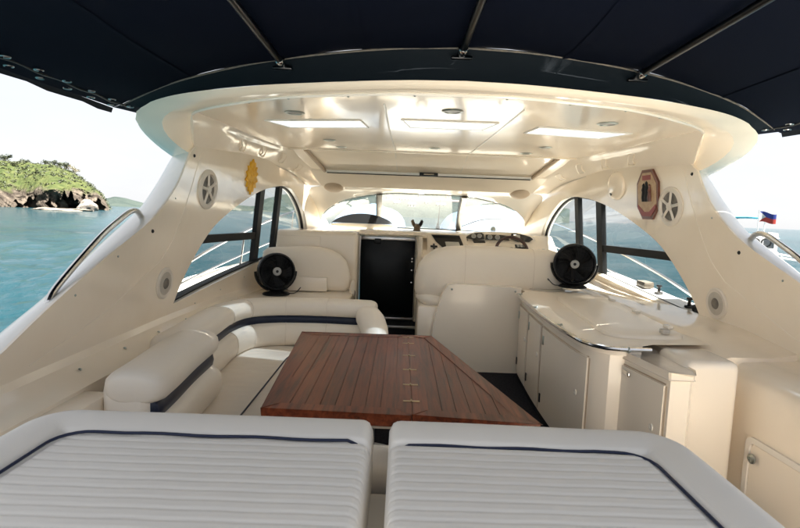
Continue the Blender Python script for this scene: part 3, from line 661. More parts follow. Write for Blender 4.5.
# cockpit sole and bridge-deck step
b = bmesh.new(); box(b, (-1.75, -1.6, .10), (1.75, 5.35, .20)); obj('cockpit_sole', b, 'carpet', YA)
b = bmesh.new(); box(b, (-.70, 4.85, .201), (-.02, 5.4, .40), .01); st = obj('step', b, 'carpet', YA)
b = bmesh.new(); box(b, (-.68, 4.842, .385), (-.04, 4.862, .41), .003); obj('step_nosing', b, 'aluminium', st)
b = bmesh.new(); box(b, (-2.0, -1.7, -.9), (2.0, -1.6, .9), .03); obj('transom', b, 'gelcoat_outer', YA)
b = bmesh.new(); box(b, (-1.95, -3.4, -.55), (1.95, -1.72, -.40), .04, 3); obj('unseen_swim_platform', b, 'gelcoat_outer', YA)  # out of view aft, added to bounce sunlight up onto lip and canopy
b = bmesh.new(); box(b, (.56, -1.58, .201), (1.40, 1.9, .215), .004); obj('walkway_liner', b, 'gelcoat', YA)

# ---- hardtop
def mir(P): return [Vector((-p.x, p.y, p.z)) for p in reversed(P[1:])] + P
NT = 40
C0 = linpts(catmull([(0, 2.24, 2.074), (.3, 2.27, 2.074), (.72, 2.38, 2.075), (1.04, 2.505, 2.078), (1.4, 2.70, 2.08), (1.66, 2.90, 2.075), (1.82, 3.03, 2.045), (1.855, 3.08, 2.0), (1.85, 3.16, 1.94), (1.845, 3.33, 1.88), (1.842, 3.50, 1.84)], 120), NT)
C1 = linpts(catmull([(0, 2.275, 2.060), (.3, 2.305, 2.060), (.72, 2.415, 2.060), (1.04, 2.545, 2.058), (1.38, 2.75, 2.055), (1.58, 2.89, 2.03), (1.66, 2.96, 1.985), (1.665, 3.02, 1.93), (1.64, 3.10, 1.88), (1.615, 3.17, 1.85), (1.60, 3.24, 1.835)], 120), NT)
C2 = linpts(catmull([(0, 2.345, 2.058), (.3, 2.36, 2.058), (.73, 2.47, 2.058), (.95, 2.57, 2.058), (1.20, 2.73, 2.056), (1.36, 2.85, 2.054), (1.50, 3.0, 2.05), (1.555, 3.10, 2.0), (1.58, 3.18, 1.93), (1.59, 3.24, 1.87), (1.592, 3.28, 1.845)], 120), NT)
CT = [p + Vector((0, -.012 if abs(p.x) < 1.7 else 0, .012)) + Vector((.02 * (p.x / 1.85) if p.x else 0, 0, 0)) for p in C0]
b = bmesh.new()
CM = [a.lerp(c, .5) + Vector((0, 0, -.008)) for a, c in zip(C0, C1)]
CN = [a.lerp(c, .5) + Vector((0, 0, -.004)) for a, c in zip(C1, C2)]
loft(b, [mir(c) for c in ([p + Vector((0, .30, .05)) for p in CT], CT, C0, CM, C1, CN, C2)])
HT = obj('hardtop', b, 'gelcoat_ceiling', YA, 55); HT['label'] = 'cream hardtop with a rounded aft lip'
# bead along the ceiling edge
C2i = [p for p in C2 if p.z > 2.0475]
b = bmesh.new(); tube(b, [p + Vector((0, 0, -.006)) for p in mir(C2i)], .009, 6); obj('bead', b, 'gelcoat_outer', HT)
for k in (4, 10, 16, 21): 
    for s in (-1, 1):
        p = C2i[min(k, len(C2i) - 1)]; screw(HT, (s * p.x, p.y, p.z - .014), (0, 0, -1), .006)
# ceiling slab with three skylight openings, closed towards the bow by the sunroof slope
T_E = [(1.50, 2.99, 2.052), (1.475, 3.2, 2.060), (1.445, 3.4, 2.062), (1.415, 3.9, 2.062), (1.36, 4.3, 2.062), (1.29, 4.55, 2.058), (1.15, 5.0, 1.925), (1.08, 5.2, 1.768)]
right = [(p.x, p.y) for p in C2 if p.z > 2.045 and p.x < 1.5] + [(p[0], p[1]) for p in T_E[0:6]]
slab = [(-x, y) for x, y in reversed(right[1:])] + right
holes = [[(-.27, 3.02), (.30, 3.02), (.25, 3.27), (-.22, 3.27)], [(-1.13, 3.20), (-.52, 3.09), (-.49, 3.33), (-1.02, 3.43)], [(.56, 3.09), (1.17, 3.20), (1.06, 3.43), (.53, 3.33)]]
b = bmesh.new(); prism(b, slab, 2.062, 2.125, holes); obj('ceiling_panel', b, 'gelcoat_ceiling', HT, 20)
for h in holes:
    b = bmesh.new(); prism(b, h, 2.118, 2.128); g = obj('skylight_pane', b, 'skylight_glass', HT, 20)
    b = bmesh.new(); pts = [Vector((x, y, 2.061)) for x, y in h]; 
    for i in range(4): tube(b, [pts[i], pts[(i + 1) % 4]], .007, 6)
    obj('skylight_frame', b, 'gelcoat_outer', g)
for s in (-1, 1):
    b = bmesh.new(); tube(b, [(s * .36, 2.62, 2.061), (s * .355, 3.3, 2.061), (s * .33, 4.5, 2.061)], .0055, 5); obj('seam', b, 'gelcoat_outer', HT)
# sunroof slope, its frame, bar and latch, and the lower panel
b = bmesh.new()
def across(x, y, z, n=9): return [Vector((x * (2 * i / (n - 1) - 1), y, z)) for i in range(n)]
loft(b, [across(1.30, 4.55, 2.060), across(1.30, 4.56, 2.075), across(1.24, 4.75, 2.005), across(1.17, 5.0, 1.925), across(1.17, 5.01, 1.905)]); obj('sunroof_panel', b, 'gelcoat_ceiling', HT, 30)
b = bmesh.new(); box(b, (-1.29, 4.545, 2.050), (1.29, 4.56, 2.075), .003); obj('sunroof_edge', b, 'gelcoat_ceiling', HT)
for s in (-1, 1):
    b = bmesh.new(); tube(b, [(s * 1.14, 4.57, 2.055), (s * 1.02, 4.99, 1.905)], .018, 6); obj('sunroof_side_rail', b, 'tan_grille', HT)
    b = bmesh.new(); tube(b, [(s * .33, 4.58, 2.066), (s * .31, 4.98, 1.932)], .004, 5); obj('seam', b, 'gelcoat_outer', HT)
b = bmesh.new(); box(b, (-1.03, 4.975, 1.893), (1.03, 5.01, 1.918), .006); bar = obj('sunroof_bar', b, 'white_paint', HT)
b = bmesh.new(); box(b, (-1.0, 4.968, 1.884), (1.0, 4.99, 1.892), .002); obj('dark_track', b, 'black_rubber', bar)
b = bmesh.new(); box(b, (-.09, 4.955, 1.888), (.09, 4.974, 1.922), .004); lt = obj('latch', b, 'black_plastic', bar)
b = bmesh.new(); tube(b, [(-.05, 4.95, 1.905), (.05, 4.95, 1.905)], .006, 6); obj('latch_pull', b, 'chrome', lt)
b = bmesh.new(); loft(b, [across(1.17, 5.01, 1.905), across(1.13, 5.10, 1.83), across(1.09, 5.19, 1.775), across(1.09, 5.205, 1.768)]); obj('header_panel', b, 'gelcoat_ceiling', HT, 30)
# fascia between ceiling edge and arch panel
J_E = [(1.592, 3.24, 1.86), (1.575, 3.35, 1.875), (1.565, 3.5, 1.885), (1.52, 3.9, 1.915), (1.465, 4.3, 1.925), (1.42, 4.55, 1.915), (1.33, 5.0, 1.86), (1.265, 5.3, 1.775)]
TT = catmull(T_E, 30); JJ = catmull(J_E, 30)
for s in (-1, 1):
    b = bmesh.new(); rows = [[Vector((s * (a.x - .035), a.y, a.z + .03)) for a in TT]]
    for t in np.linspace(0, 1, 7):
        rows.append([Vector((s * (a.x + (c.x - a.x) * (t ** 1.25)), a.y + (c.y - a.y) * t, a.z + (c.z - a.z) * (t ** .85))) for a, c in zip(TT, JJ)])
    rows.append([Vector((s * (c.x + .12), c.y, c.z + .03)) for c in JJ]); loft(b, rows)
    gap = [Vector((s * p.x, p.y, p.z)) for p in C2 if p.x >= 1.5 or p.z < 2.045]; fac = [Vector((s * (TT[0].x + (JJ[0].x - TT[0].x) * (t ** 1.25)), TT[0].y + (JJ[0].y - TT[0].y) * t + .01, TT[0].z + (JJ[0].z - TT[0].z) * (t ** .85))) for t in np.linspace(0, 1, len(gap))]
    loft(b, [gap, fac, [q + Vector((s * .05, .05, .05)) for q in fac]]); loft(b, [[q + Vector((0, 0, 0)) for q in gap], [q + Vector((s * .25, .1, .02)) for q in gap]]); fa = obj('fascia', b, 'gelcoat_fascia', HT, 45)
    b = bmesh.new(); tube(b, [Vector((s * (c.x - .001), c.y, c.z - .002)) for c in JJ], .0035, 5); obj('sealant', b, 'grille_grey', fa)
    for k in (9, 14, 19, 23):     # moulded loops along the fascia
        a = TT[k].lerp(JJ[k], .30); c = TT[k].lerp(JJ[k], .75); q = TT[k + 1].lerp(JJ[k + 1], .75)
        b = bmesh.new(); pts = [a, a.lerp(c, .5) + Vector((-.012, 0, -.012)), c, q, TT[k + 1].lerp(JJ[k + 1], .30), a]
        tube(b, [Vector((s * (p.x - .006), p.y, p.z - .006)) for p in catmull(pts, 24)], .006, 6); obj('moulded_loop', b, 'gelcoat_ceiling', fa)
# windscreen header, panes and mullions
Wt = linpts(catmull([(0, 5.45, 1.735), (.42, 5.45, 1.73), (.84, 5.47, 1.655), (1.06, 5.56, 1.545), (1.18, 5.8, 1.44), (1.22, 6.05, 1.355)], 80), 24)
Hh = linpts(catmull([(0, 5.2, 1.77), (.42, 5.2, 1.77), (.84, 5.2, 1.77), (1.07, 5.21, 1.77), (1.24, 5.35, 1.74), (1.27, 5.7, 1.58)], 80), 24)
b = bmesh.new(); rows = []
for t in np.linspace(0, 1, 6): rows.append([a.lerp(c, t) + Vector((0, 0, .03 * math.sin(math.pi * t))) for a, c in zip(mir(Hh), mir(Wt))])
rows.append([p + Vector((0, .10, .02)) for p in mir(Wt)]); loft(b, rows); obj('windscreen_header', b, 'gelcoat_outer', HT, 45)
b = bmesh.new(); loft(b, [[p + Vector((0, .02, -.012)) for p in mir(Wt)], [p + Vector((0, .06, .0)) for p in mir(Wt)]]); obj('windscreen_gasket', b, 'grille_grey', HT, 45)
def base(x): return Vector((x * 1.02, 6.05 + .22 * (1 - min(1, abs(x) / 1.22) ** 2), 1.352))
wm = mir(Wt)
for x0, x1 in ((-1.215, -.51), (-.51, .43), (.43, 1.215)):
    b = bmesh.new(); rows = []
    for x in np.linspace(x0, x1, 16):
        k = min(range(len(wm)), key=lambda i: abs(wm[i].x - x)); tp = Vector((x, float(np.interp(x, [p.x for p in wm], [p.y for p in wm])), float(np.interp(x, [p.x for p in wm], [p.z for p in wm])))) + Vector((0, .03, -.004))
        rows.append([tp.lerp(base(x), t) + Vector((0, .05, .03)) * math.sin(math.pi * t) for t in np.linspace(0, 1, 6)])
    loft(b, rows); obj('windscreen_pane', b, 'windscreen_glass', YA, 60)
for xt, xb in ((-.50, -.52), (.42, .45)):
    b = bmesh.new(); rows = []
    for t in np.linspace(0, 1, 6):
        tp = Vector((xt, 5.47, 1.735)); bs = base(xb); p = tp.lerp(bs, t) + Vector((0, .04, .025)) * math.sin(math.pi * t); rows.append([p + Vector((-.03, -.03, -.03)), p + Vector((.03, -.03, -.03)), p + Vector((.03, .02, .02)), p + Vector((-.03, .02, .02))])
    vs = loft(b, rows, closed=True); b.faces.new(vs[0]); b.faces.new(vs[-1]); mu = obj('windscreen_mullion', b, 'mullion_steel', YA, 30)
    b = bmesh.new(); rows = []
    for t in np.linspace(.05, .98, 6):
        p = Vector((xt, 5.47, 1.735)).lerp(base(xb), t) + Vector((0, .04, .025)) * math.sin(math.pi * t); rows.append([p + Vector((dx, -.034, -.034)) for dx in (-.034, -.022)] + [p + Vector((dx, .025, .025)) for dx in (-.022, -.034)])
    loft(b, rows, closed=True); obj('mullion_edge', b, 'black_rubber', mu, 30)

# ---- dashboard
b = bmesh.new(); rows = []
for y, z in ((5.0, 1.302), (5.4, 1.325), (5.9, 1.335), (6.35, 1.335)): rows.append([Vector((x, y, z - .012 * (x / 1.2) ** 2)) for x in np.linspace(-1.33, -.02, 9)])
loft(b, rows); rows = []
for y, z in ((5.46, 1.328), (5.9, 1.335), (6.35, 1.335)): rows.append([Vector((x, y, z - .012 * (x / 1.2) ** 2)) for x in np.linspace(-.02, 1.33, 9)])
loft(b, rows); DT = obj('dash_top', b, 'gelcoat', YA)
prof = [(-.672, 4.93), (-1.42, 4.93)]
b = bmesh.new(); box(b, (-1.50, 4.92, .42), (-.672, 5.6, 1.315), .045, 4); obj('port_dash_console', b, 'gelcoat', YA)
b = bmesh.new(); box(b, (-1.47, 4.914, 1.03), (-1.04, 4.93, 1.262), .006); obj('console_panel', b, 'gelcoat', YA)
b = bmesh.new(); box(b, (-.68, 5.14, 1.275), (.02, 5.6, 1.335), .012); obj('door_header', b, 'gelcoat', YA)
b = bmesh.new(); box(b, (-.10, 5.0, .42), (-.03, 5.3, 1.30), .018); obj('door_jamb', b, 'gelcoat', YA)
b = bmesh.new(); tube(b, [(-.085, 4.985, .45), (-.085, 4.985, 1.29)], .012, 8); obj('jamb_rail', b, 'chrome', YA)
b = bmesh.new(); tube(b, [(-.675, 5.10, .45), (-.665, 5.10, 1.27)], .011, 8); obj('jamb_rail', b, 'aluminium', YA)
# starboard helm console: sloped face
b = bmesh.new(); rows = []
for y, z in ((4.98, .45), (4.98, 1.06), (5.00, 1.10), (5.12, 1.17), (5.30, 1.275), (5.36, 1.315), (5.42, 1.33), (5.6, 1.335)): rows.append([Vector((x, y + .02 * math.cos(x * 2), z)) for x in np.linspace(-.03, 1.36, 14)])
vs = loft(b, rows); HC = obj('helm_console', b, 'gelcoat', YA, 40)
# ------------------------------------------------------------------ foredeck beyond the windscreen
b = bmesh.new(); rows = []
for y in np.linspace(6.1, 10.5, 16):
    k = (y - 6.1) / 4.4; hw = 1.35 * (1 - k ** 2.2) + .04; z = 1.30 - .10 * k; rows.append([Vector((hw * u, y + .12 * (1 - u * u), z + .05 * (1 - u * u) - (.5 if abs(u) > .99 else 0))) for u in np.linspace(-1, 1, 15)])
loft(b, rows); obj('foredeck', b, 'gelcoat_outer', YA, 45)
def mound(cx, cy, w, d, h, label, seed):
    b = bmesh.new(); N = 34; r_ = np.random.default_rng(seed); vs = []
    U_, V_ = np.meshgrid(np.linspace(-1, 1, N), np.linspace(-1, 1, N)); nz = noise2(U_ * 3, V_ * 3, seed, 4, 1.5)
    Z_ = (np.clip(1 - np.abs(U_) ** 3.2, 0, 1) ** .55) * (np.clip(1 - np.abs(V_) ** 3, 0, 1) ** .6) * (h + .035 * nz) + .012
    rows = [[Vector((cx + w / 2 * U_[i, j], cy + d / 2 * V_[i, j], 1.27 + Z_[i, j])) for j in range(N)] for i in range(N)]
    loft(b, rows); o = obj('cushion_cover', b, 'cover_cloth', None, 60); tag(o, label, 'cover', 'covers on the foredeck'); return o
mound(-.70, 7.5, 1.05, 1.5, .34, 'pale blue cloth cover over a foredeck cushion ahead of the dark dash crescent', 3)
mound(1.00, 7.5, 1.30, 1.5, .37, 'pale blue cloth cover over a foredeck cushion ahead of the steering wheel', 4)
for nm, pts, lab in (('wiper', [(-.95, 6.18, 1.40), (-.72, 6.0, 1.49), (-.55, 6.05, 1.42)], 'black curved wiper arm on the port windscreen pane'), ('wiper', [(.50, 6.2, 1.39), (.72, 6.02, 1.48), (1.02, 5.92, 1.50)], 'black curved wiper arm on the starboard windscreen pane')):
    b = bmesh.new(); tube(b, catmull(pts, 14), .006, 6); o = obj(nm, b, 'black_rubber'); tag(o, lab, 'wiper', 'windscreen wipers')
e = empty('deck_aerial', (.25, 6.9, 1.3), 'thin dark aerial standing on the foredeck behind the centre windscreen pane', 'aerial')
b = bmesh.new(); tube(b, [(.25, 6.9, 1.30), (.27, 6.9, 1.74)], [.010, .004], 6); obj('whip', b, 'black_rubber', e); b = bmesh.new(); lathe(b, [(.03, 0), (.03, .02), (.014, .05), (.012, .08)], (.25, 6.9, 1.33)); obj('base', b, 'black_plastic', e)

# ------------------------------------------------------------------ companionway door
e = empty('companionway_door', (-.38, 5.2, .42), 'dark glass companionway door with a steel head track', 'door')
b = bmesh.new(); box(b, (-.665, 5.19, .40), (-.10, 5.21, 1.235), .004); obj('door_pane', b, 'door_dark', e)
b = bmesh.new(); box(b, (-.665, 5.165, 1.235), (-.10, 5.20, 1.272), .004); tr = obj('head_track', b, 'aluminium', e)
b = bmesh.new(); box(b, (-.52, 5.150, 1.20), (-.455, 5.186, 1.25), .006); obj('catch', b, 'black_plastic', e)
b = bmesh.new(); box(b, (-.665, 5.15, .405), (-.10, 5.19, .43), .003); obj('sill_track', b, 'aluminium', e)
for z in (.80, .93, 1.02, 1.05):
    b = bmesh.new(); lathe(b, [(.010, 0), (.009, .008), (0, .01)], (-.125, 5.19, z), (0, -1, 0), 10); obj('stud', b, 'chrome', e)

# ------------------------------------------------------------------ dash fittings
e = empty('instrument_hood', (-.70, 5.8, 1.33), 'black crescent hood on a cream plinth rising from the port dash', 'dash hood')
for nm, mm, k0, z0, hh in (('plinth', 'gelcoat', .42, 1.325, .06), ('crescent', 'black_plastic', .355, 1.388, .112)):
    b = bmesh.new(); rows = []
    for i in range(21):
        u = -1 + 2 * i / 20; h = hh * (1 - abs(u) ** (2.0 if nm == 'crescent' else 8)) ** .8 + .001; x = -.695 + k0 * u
        rows.append([Vector((x, 5.72 - .02 * (1 - u * u), z0)), Vector((x, 5.73, z0 + h)), Vector((x, 5.80, z0 + h)), Vector((x, 5.84 + .06 * (1 - u * u), z0))])
    vs = loft(b, rows, closed=True); b.faces.new(vs[0]); b.faces.new(vs[-1]); obj(nm, b, mm, e)
def face(x, s_, lift=0.0):                      # a point on the sloped helm console
    return Vector((x, 5.02 + s_ * .864 - .504 * lift, 1.105 + s_ * .504 + .864 * lift))
def slab_on_face(bm, poly, lo, hi):             # polygon in (x, s)
    n = len(poly); a = [bm.verts.new(face(x, s_, lo)) for x, s_ in poly]; c = [bm.verts.new(face(x, s_, hi)) for x, s_ in poly]
    bm.faces.new(a); bm.faces.new(list(reversed(c)))
    for i in range(n): bm.faces.new((a[i], a[(i + 1) % n], c[(i + 1) % n], c[i]))
e = empty('chart_plotter', face(.24, .2), 'black angled chart plotter panel with a pale screen beside the companionway', 'chart plotter')
def pface(x, z, out=0.0): return Vector((x, 5.10 + (z - 1.165) * .75 - out * .8, z + out * .6))
def pslab(poly, lo, hi, m, nm):
    b = bmesh.new(); n = len(poly); a = [b.verts.new(pface(x, z, lo)) for x, z in poly]; c = [b.verts.new(pface(x, z, hi)) for x, z in poly]; b.faces.new(a); b.faces.new(list(reversed(c)))
    for i in range(n): b.faces.new((a[i], a[(i + 1) % n], c[(i + 1) % n], c[i]))
    obj(nm, b, m, e, None)
pslab([(.02, 1.12), (.46, 1.12), (.42, 1.325), (.02, 1.325)], -.09, 0, 'gelcoat', 'housing')
pslab([(.20, 1.165), (.41, 1.165), (.355, 1.305), (.065, 1.305), (.11, 1.24)], .001, .010, 'screen_black', 'bezel')
pslab([(.225, 1.150), (.375, 1.150), (.345, 1.235), (.205, 1.235)], .011, .016, 'screen_pale', 'screen')
e = empty('joystick', face(.10, .14), 'small dark cross shaped knob on the dash beside the chart plotter', 'knob')
b = bmesh.new(); lathe(b, [(.014, 0), (.012, .02), (.008, .03)], face(.09, .12), (0, -.5, .86), 12); obj('stem', b, 'black_plastic', e)
b = bmesh.new(); slab_on_face(b, [(.055, .112), (.125, .112), (.125, .130), (.055, .130)], .028, .038); slab_on_face(b, [(.081, .075), (.099, .075), (.099, .165), (.081, .165)], .0281, .0385); obj('cross_handle', b, 'black_plastic', e)
# instrument binnacle
e = empty('instrument_binnacle', (.78, 5.35, 1.30), 'cream instrument binnacle with black gauge panels ahead of the steering wheel', 'instrument panel')
b = bmesh.new(); rows = []
for x in np.linspace(.42, 1.20, 22):
    u = (x - .81) / .39; h = .085 * (1 - abs(u) ** 4) ** .5; rows.append([Vector((x, 5.27, 1.255)), Vector((x, 5.30, 1.262 + h * .8)), Vector((x, 5.33, 1.27 + h)), Vector((x, 5.42, 1.275 + h)), Vector((x, 5.52, 1.325))])
loft(b, rows); obj('cowl', b, 'gelcoat', e, 60)
def bface(x, z, out=0.0): return Vector((x, 5.265 + (z - 1.255) * .45 - out, z + out * .4))
def bin_slab(poly, m, lo, hi, nm, par):
    b = bmesh.new(); n = len(poly); a = [b.verts.new(bface(x, z, lo)) for x, z in poly]; c = [b.verts.new(bface(x, z, hi)) for x, z in poly]; b.faces.new(a); b.faces.new(list(reversed(c)))
    for i in range(n): b.faces.new((a[i], a[(i + 1) % n], c[(i + 1) % n], c[i]))
    return obj(nm, b, m, par, None)
def ell(cx, cz, rx, rz, a0=0, a1=360, n=20): return [(cx + rx * math.cos(rad(a0 + (a1 - a0) * i / n)), cz + rz * math.sin(rad(a0 + (a1 - a0) * i / n))) for i in range(n)]
pl = bin_slab([(.43, 1.285), (.47, 1.315), (.53, 1.336), (.60, 1.340), (.62, 1.325), (.63, 1.275), (.52, 1.262)], 'screen_black', .004, .014, 'gauge_panel', e)
pm = bin_slab([(.635, 1.272), (.64, 1.322), (.80, 1.325), (.88, 1.318), (.89, 1.27)], 'screen_black', .004, .013, 'gauge_panel', e)
prr = bin_slab([(.905, 1.285), (.915, 1.345), (1.02, 1.338), (1.11, 1.315), (1.14, 1.29), (1.10, 1.262), (.98, 1.262)], 'screen_black', .004, .014, 'display_panel', e)
bin_slab([(.925, 1.29), (.93, 1.333), (1.005, 1.328), (1.0, 1.285)], 'screen_pale', .0145, .018, 'display', prr)
for par, cx, cz, r_ in ((pl, .515, 1.300, .024), (pl, .575, 1.305, .024), (pm, .685, 1.297, .026), (pm, .765, 1.297, .026)):
    b = bmesh.new(); lathe(b, [(r_, 0), (r_, .006), (r_ * .85, .008), (r_ * .8, .004)], bface(cx, cz, .013), (0, -1, .42), 20); g = obj('gauge_bezel', b, 'aluminium', par)
    b = bmesh.new(); lathe(b, [(r_ * .82, 0), (r_ * .82, .0045), (0, .005)], bface(cx, cz, .014), (0, -1, .42), 20); obj('gauge_face', b, 'gauge_face', g)
o_ = bin_slab([(.52, 1.228), (.64, 1.228), (.63, 1.262), (.50, 1.262)], 'screen_black', .004, .012, 'switch_panel', e)
e = empty('switch_row', (1.03, 5.24, 1.2), 'small black switch block on the console right of the wheel', 'switch')
b = bmesh.new(); slab_on_face(b, [(.94, .16), (1.06, .16), (1.06, .235), (.94, .235)], .002, .018); obj('block', b, 'black_plastic', e)
for k in range(3):
    b = bmesh.new(); slab_on_face(b, [(.955 + .034 * k, .175), (.978 + .034 * k, .175), (.978 + .034 * k, .22), (.955 + .034 * k, .22)], .0182, .026); obj('rocker', b, 'gauge_face', e)
# steering wheel
wc = Vector((.855, 4.955, 1.185)); wax = Vector((0, -.86, .51)).normalized(); e = empty('steering_wheel', wc, 'steering wheel with a dark red wooden rim and black spokes', 'steering wheel')
u_, w_2, d_ = frame(wax); rim = [wc + (u_ * math.cos(a) + w_2 * math.sin(a)) * .155 for a in np.linspace(0, 2 * math.pi, 41)]
b = bmesh.new(); rows = []
for p in rim[:-1]:
    rd = (p - wc).normalized(); rows.append([p + (rd * math.cos(q) + wax * math.sin(q)) * .0155 for q in np.linspace(0, 2 * math.pi, 11)[:-1]])
loft(b, rows, closed=True, close_rows=True); obj('rim', b, 'wheel_wood', e)
b = bmesh.new(); lathe(b, [(.05, -.03), (.055, -.01), (.045, .012), (.02, .02), (0, .021)], wc - wax * .02, wax, 20); obj('hub', b, 'black_plastic', e)
for a in (0.15, math.pi - .15, -math.pi / 2):
    b = bmesh.new(); dr = u_ * math.cos(a) + w_2 * math.sin(a); sd_ = wax.cross(dr); c0 = wc + dr * .03 - wax * .015; c1 = wc + dr * .15
    loft(b, [[c0 + sd_ * .035, c0 - sd_ * .035, c0 - sd_ * .035 + wax * .01, c0 + sd_ * .035 + wax * .01], [c1 + sd_ * .02, c1 - sd_ * .02, c1 - sd_ * .02 + wax * .01, c1 + sd_ * .02 + wax * .01]], closed=True); obj('spoke', b, 'black_plastic', e, 30)
b = bmesh.new(); tube(b, [wc - wax * .03, wc - wax * .22], .03, 12); obj('column', b, 'black_plastic', e)
e = empty('throttle', (1.16, 5.08, 1.12), 'twin lever throttle control on the helm console edge', 'throttle')
b = bmesh.new(); box(b, (1.10, 5.05, 1.105), (1.30, 5.13, 1.15), .012); obj('housing', b, 'black_plastic', e)
for dx, ty in ((1.135, -.03), (1.20, .03)):
    b = bmesh.new(); tube(b, [(dx, 5.09, 1.14), (dx + .01, 5.07 + ty, 1.185)], .008, 8); lv = obj('lever', b, 'chrome', e); b = bmesh.new(); lathe(b, [(.004, -.02), (.017, -.012), (.019, 0), (.016, .014), (.003, .02)], (dx + .01, 5.07 + ty, 1.19), (1, 0, 0), 14); obj('knob', b, 'brushed_steel', lv)
# little horned figurine on the dash top
fp = at(417, 227, Y=5.5); fp.z = 1.325; FS = .62; e = empty('figurine', fp, 'small brown horned figurine on the dash top above the companionway', 'figurine')
b = bmesh.new(); lathe(b, [(.040, 0), (.046, .010), (.034, .03), (.040, .055), (.030, .075), (.014, .085), (0, .088)], fp, (0, 0, 1), 16); obj('body', b, 'figurine', e)
for s in (-1, 1):
    b = bmesh.new(); tube(b, [fp + Vector((s * .015, 0, .05)), fp + Vector((s * .042, 0, .085)), fp + Vector((s * .052, 0, .115)), fp + Vector((s * .045, 0, .13))], [.020, .020, .018, .008], 8); hn = obj('horn', b, 'figurine' if s < 0 else 'black_plastic', e)
b = bmesh.new(); lathe(b, [(.028, 0), (.03, .02), (.018, .045), (0, .05)], at(493, 231, Y=5.55), (0, 0, 1), 16); o = obj('compass', b, 'brushed_steel'); o.location.z = 0; tag(o, 'small steel domed compass on top of the instrument binnacle', 'compass')

# ------------------------------------------------------------------ helm seat and companion seat
def bolster(path, hw, hz, bulge=1.0, n=20, k=3.2):
    """super-elliptic cushion roll swept along path points (centre), half thickness hw and half height hz lists"""
    bm = bmesh.new(); rows = []
    P = [V(p) for p in path]
    for i, p in enumerate(P):
        d = (P[min(i + 1, len(P) - 1)] - P[max(i - 1, 0)]).normalized(); nrm = Vector((-d.y, d.x, 0)); row = []
        for j in range(n):
            a = 2 * math.pi * j / n; c, s_ = math.cos(a), math.sin(a); row.append(p + nrm * hw[i] * math.copysign(abs(c) ** (2 / k), c) + Vector((0, 0, hz[i])) * math.copysign(abs(s_) ** (2 / k), s_))
        rows.append(row)
    vs = loft(bm, rows, closed=True); bm.faces.new(vs[0]); bm.faces.new(list(reversed(vs[-1]))); return bm
e = empty('helm_seat', (.55, 4.2, .2), 'wide cream helm bench seat with a rounded bolster backrest', 'seat')
xs = np.concatenate([[-.115, -.105, -.08, -.03, .05], np.linspace(.14, 1.06, 12), [1.14, 1.18, 1.20]])
hz = [.05, .10, .145, .185, .215] + [.225 - .035 * min(1, max(0, (x - .3) / .5)) for x in xs[5:17]] + [.17, .12, .05]
cz = [.915, .93, .95, .975, 1.0] + [1.015 + .04 * min(1, max(0, (x - .1) / .5)) for x in xs[5:17]] + [1.05, 1.05, 1.05]
hw = [.03, .06, .09, .11, .12] + [.125] * 12 + [.11, .08, .03]
obj('backrest', bolster([(x, 4.33 + .02 * (x > .2) + .10 * max(0, x - .9), z) for x, z in zip(xs, cz)], hw, hz, k=2.7), 'vinyl', e, 60)
xs2 = np.linspace(-.10, .22, 9); obj('seat_roll', bolster([(x, 4.34, .80 - .05 * ((x + .1) / .3)) for x in xs2], [.03, .09, .12, .13, .13, .13, .13, .12, .1], [.015, .045, .06, .065, .065, .065, .065, .06, .05], k=2.3), 'vinyl', e, 60)
b = bmesh.new(); pts = [(.04, .20), (.77, .20), (.77, .93), (.22, .945), (.155, .93), (.115, .86), (.06, .66), (.035, .46)]
b2 = bmesh.new(); prism(b2, pts, 0, .42); bmesh.ops.transform(b2, matrix=Matrix(((1, 0, 0, 0), (0, 0, 1, 4.13), (0, 1, 0, 0), (0, 0, 0, 1))), verts=b2.verts[:]); merge(b, b2)
bmesh.ops.dissolve_limit(b, angle_limit=.01, verts=b.verts[:], edges=b.edges[:]); obj('base_panel', b, 'cabinet', e, 20)
b = bmesh.new(); box(b, (-.09, 4.20, .20), (.10, 4.6, .74), .03); obj('pedestal', b, 'cabinet', e)
for x, z in ((.19, .90), (.72, .90)): screw(e, (x, 4.128, z), (0, -1, 0), .009)
for xx in (.32, .86):
    k = min(range(len(xs)), key=lambda i: abs(xs[i] - xx)); b = bmesh.new(); n_ = 24
    pts = [Vector((xs[k], 4.33 + .02 * (xs[k] > .2) + .10 * max(0, xs[k] - .9) + (hw[k] + .0005) * math.copysign(abs(math.cos(a)) ** (2 / 2.7), math.cos(a)), cz[k] + (hz[k] + .0005) * math.copysign(abs(math.sin(a)) ** (2 / 2.7), math.sin(a)))) for a in np.linspace(0, 2 * math.pi, n_)]
    tube(b, pts, .0024, 5, cap=False); obj('seam', b, 'seat_vinyl', e)
e = empty('companion_seat', (-1.05, 4.5, .78), 'cream companion seat with a tall rounded backrest behind the sofa', 'seat')
xs = [-1.50, -1.46, -1.38, -1.25, -1.10, -.98, -.88, -.80, -.745, -.715, -.70]
obj('backrest', bolster([(x, 4.56, z) for x, z in zip(xs, [.98, .98, .98, .98, .985, .985, .97, .95, .925, .90, .875])], [.04, .07, .08, .085, .085, .085, .085, .08, .065, .045, .02], [.15, .18, .19, .198, .200, .198, .19, .172, .14, .09, .04], k=2.8), 'vinyl', e, 60)
b = bmesh.new(); box(b, (-1.25, 4.44, .79), (-.90, 4.475, .915), .006); obj('back_panel', b, 'cabinet', e)
obj('armrest', bolster([(-.70, 4.50, .78), (-.69, 4.50, .80), (-.675, 4.50, .82), (-.66, 4.5, .82), (-.655, 4.5, .80)], [.03, .07, .085, .07, .03], [.03, .07, .08, .07, .03], k=2.2), 'vinyl', e, 60)
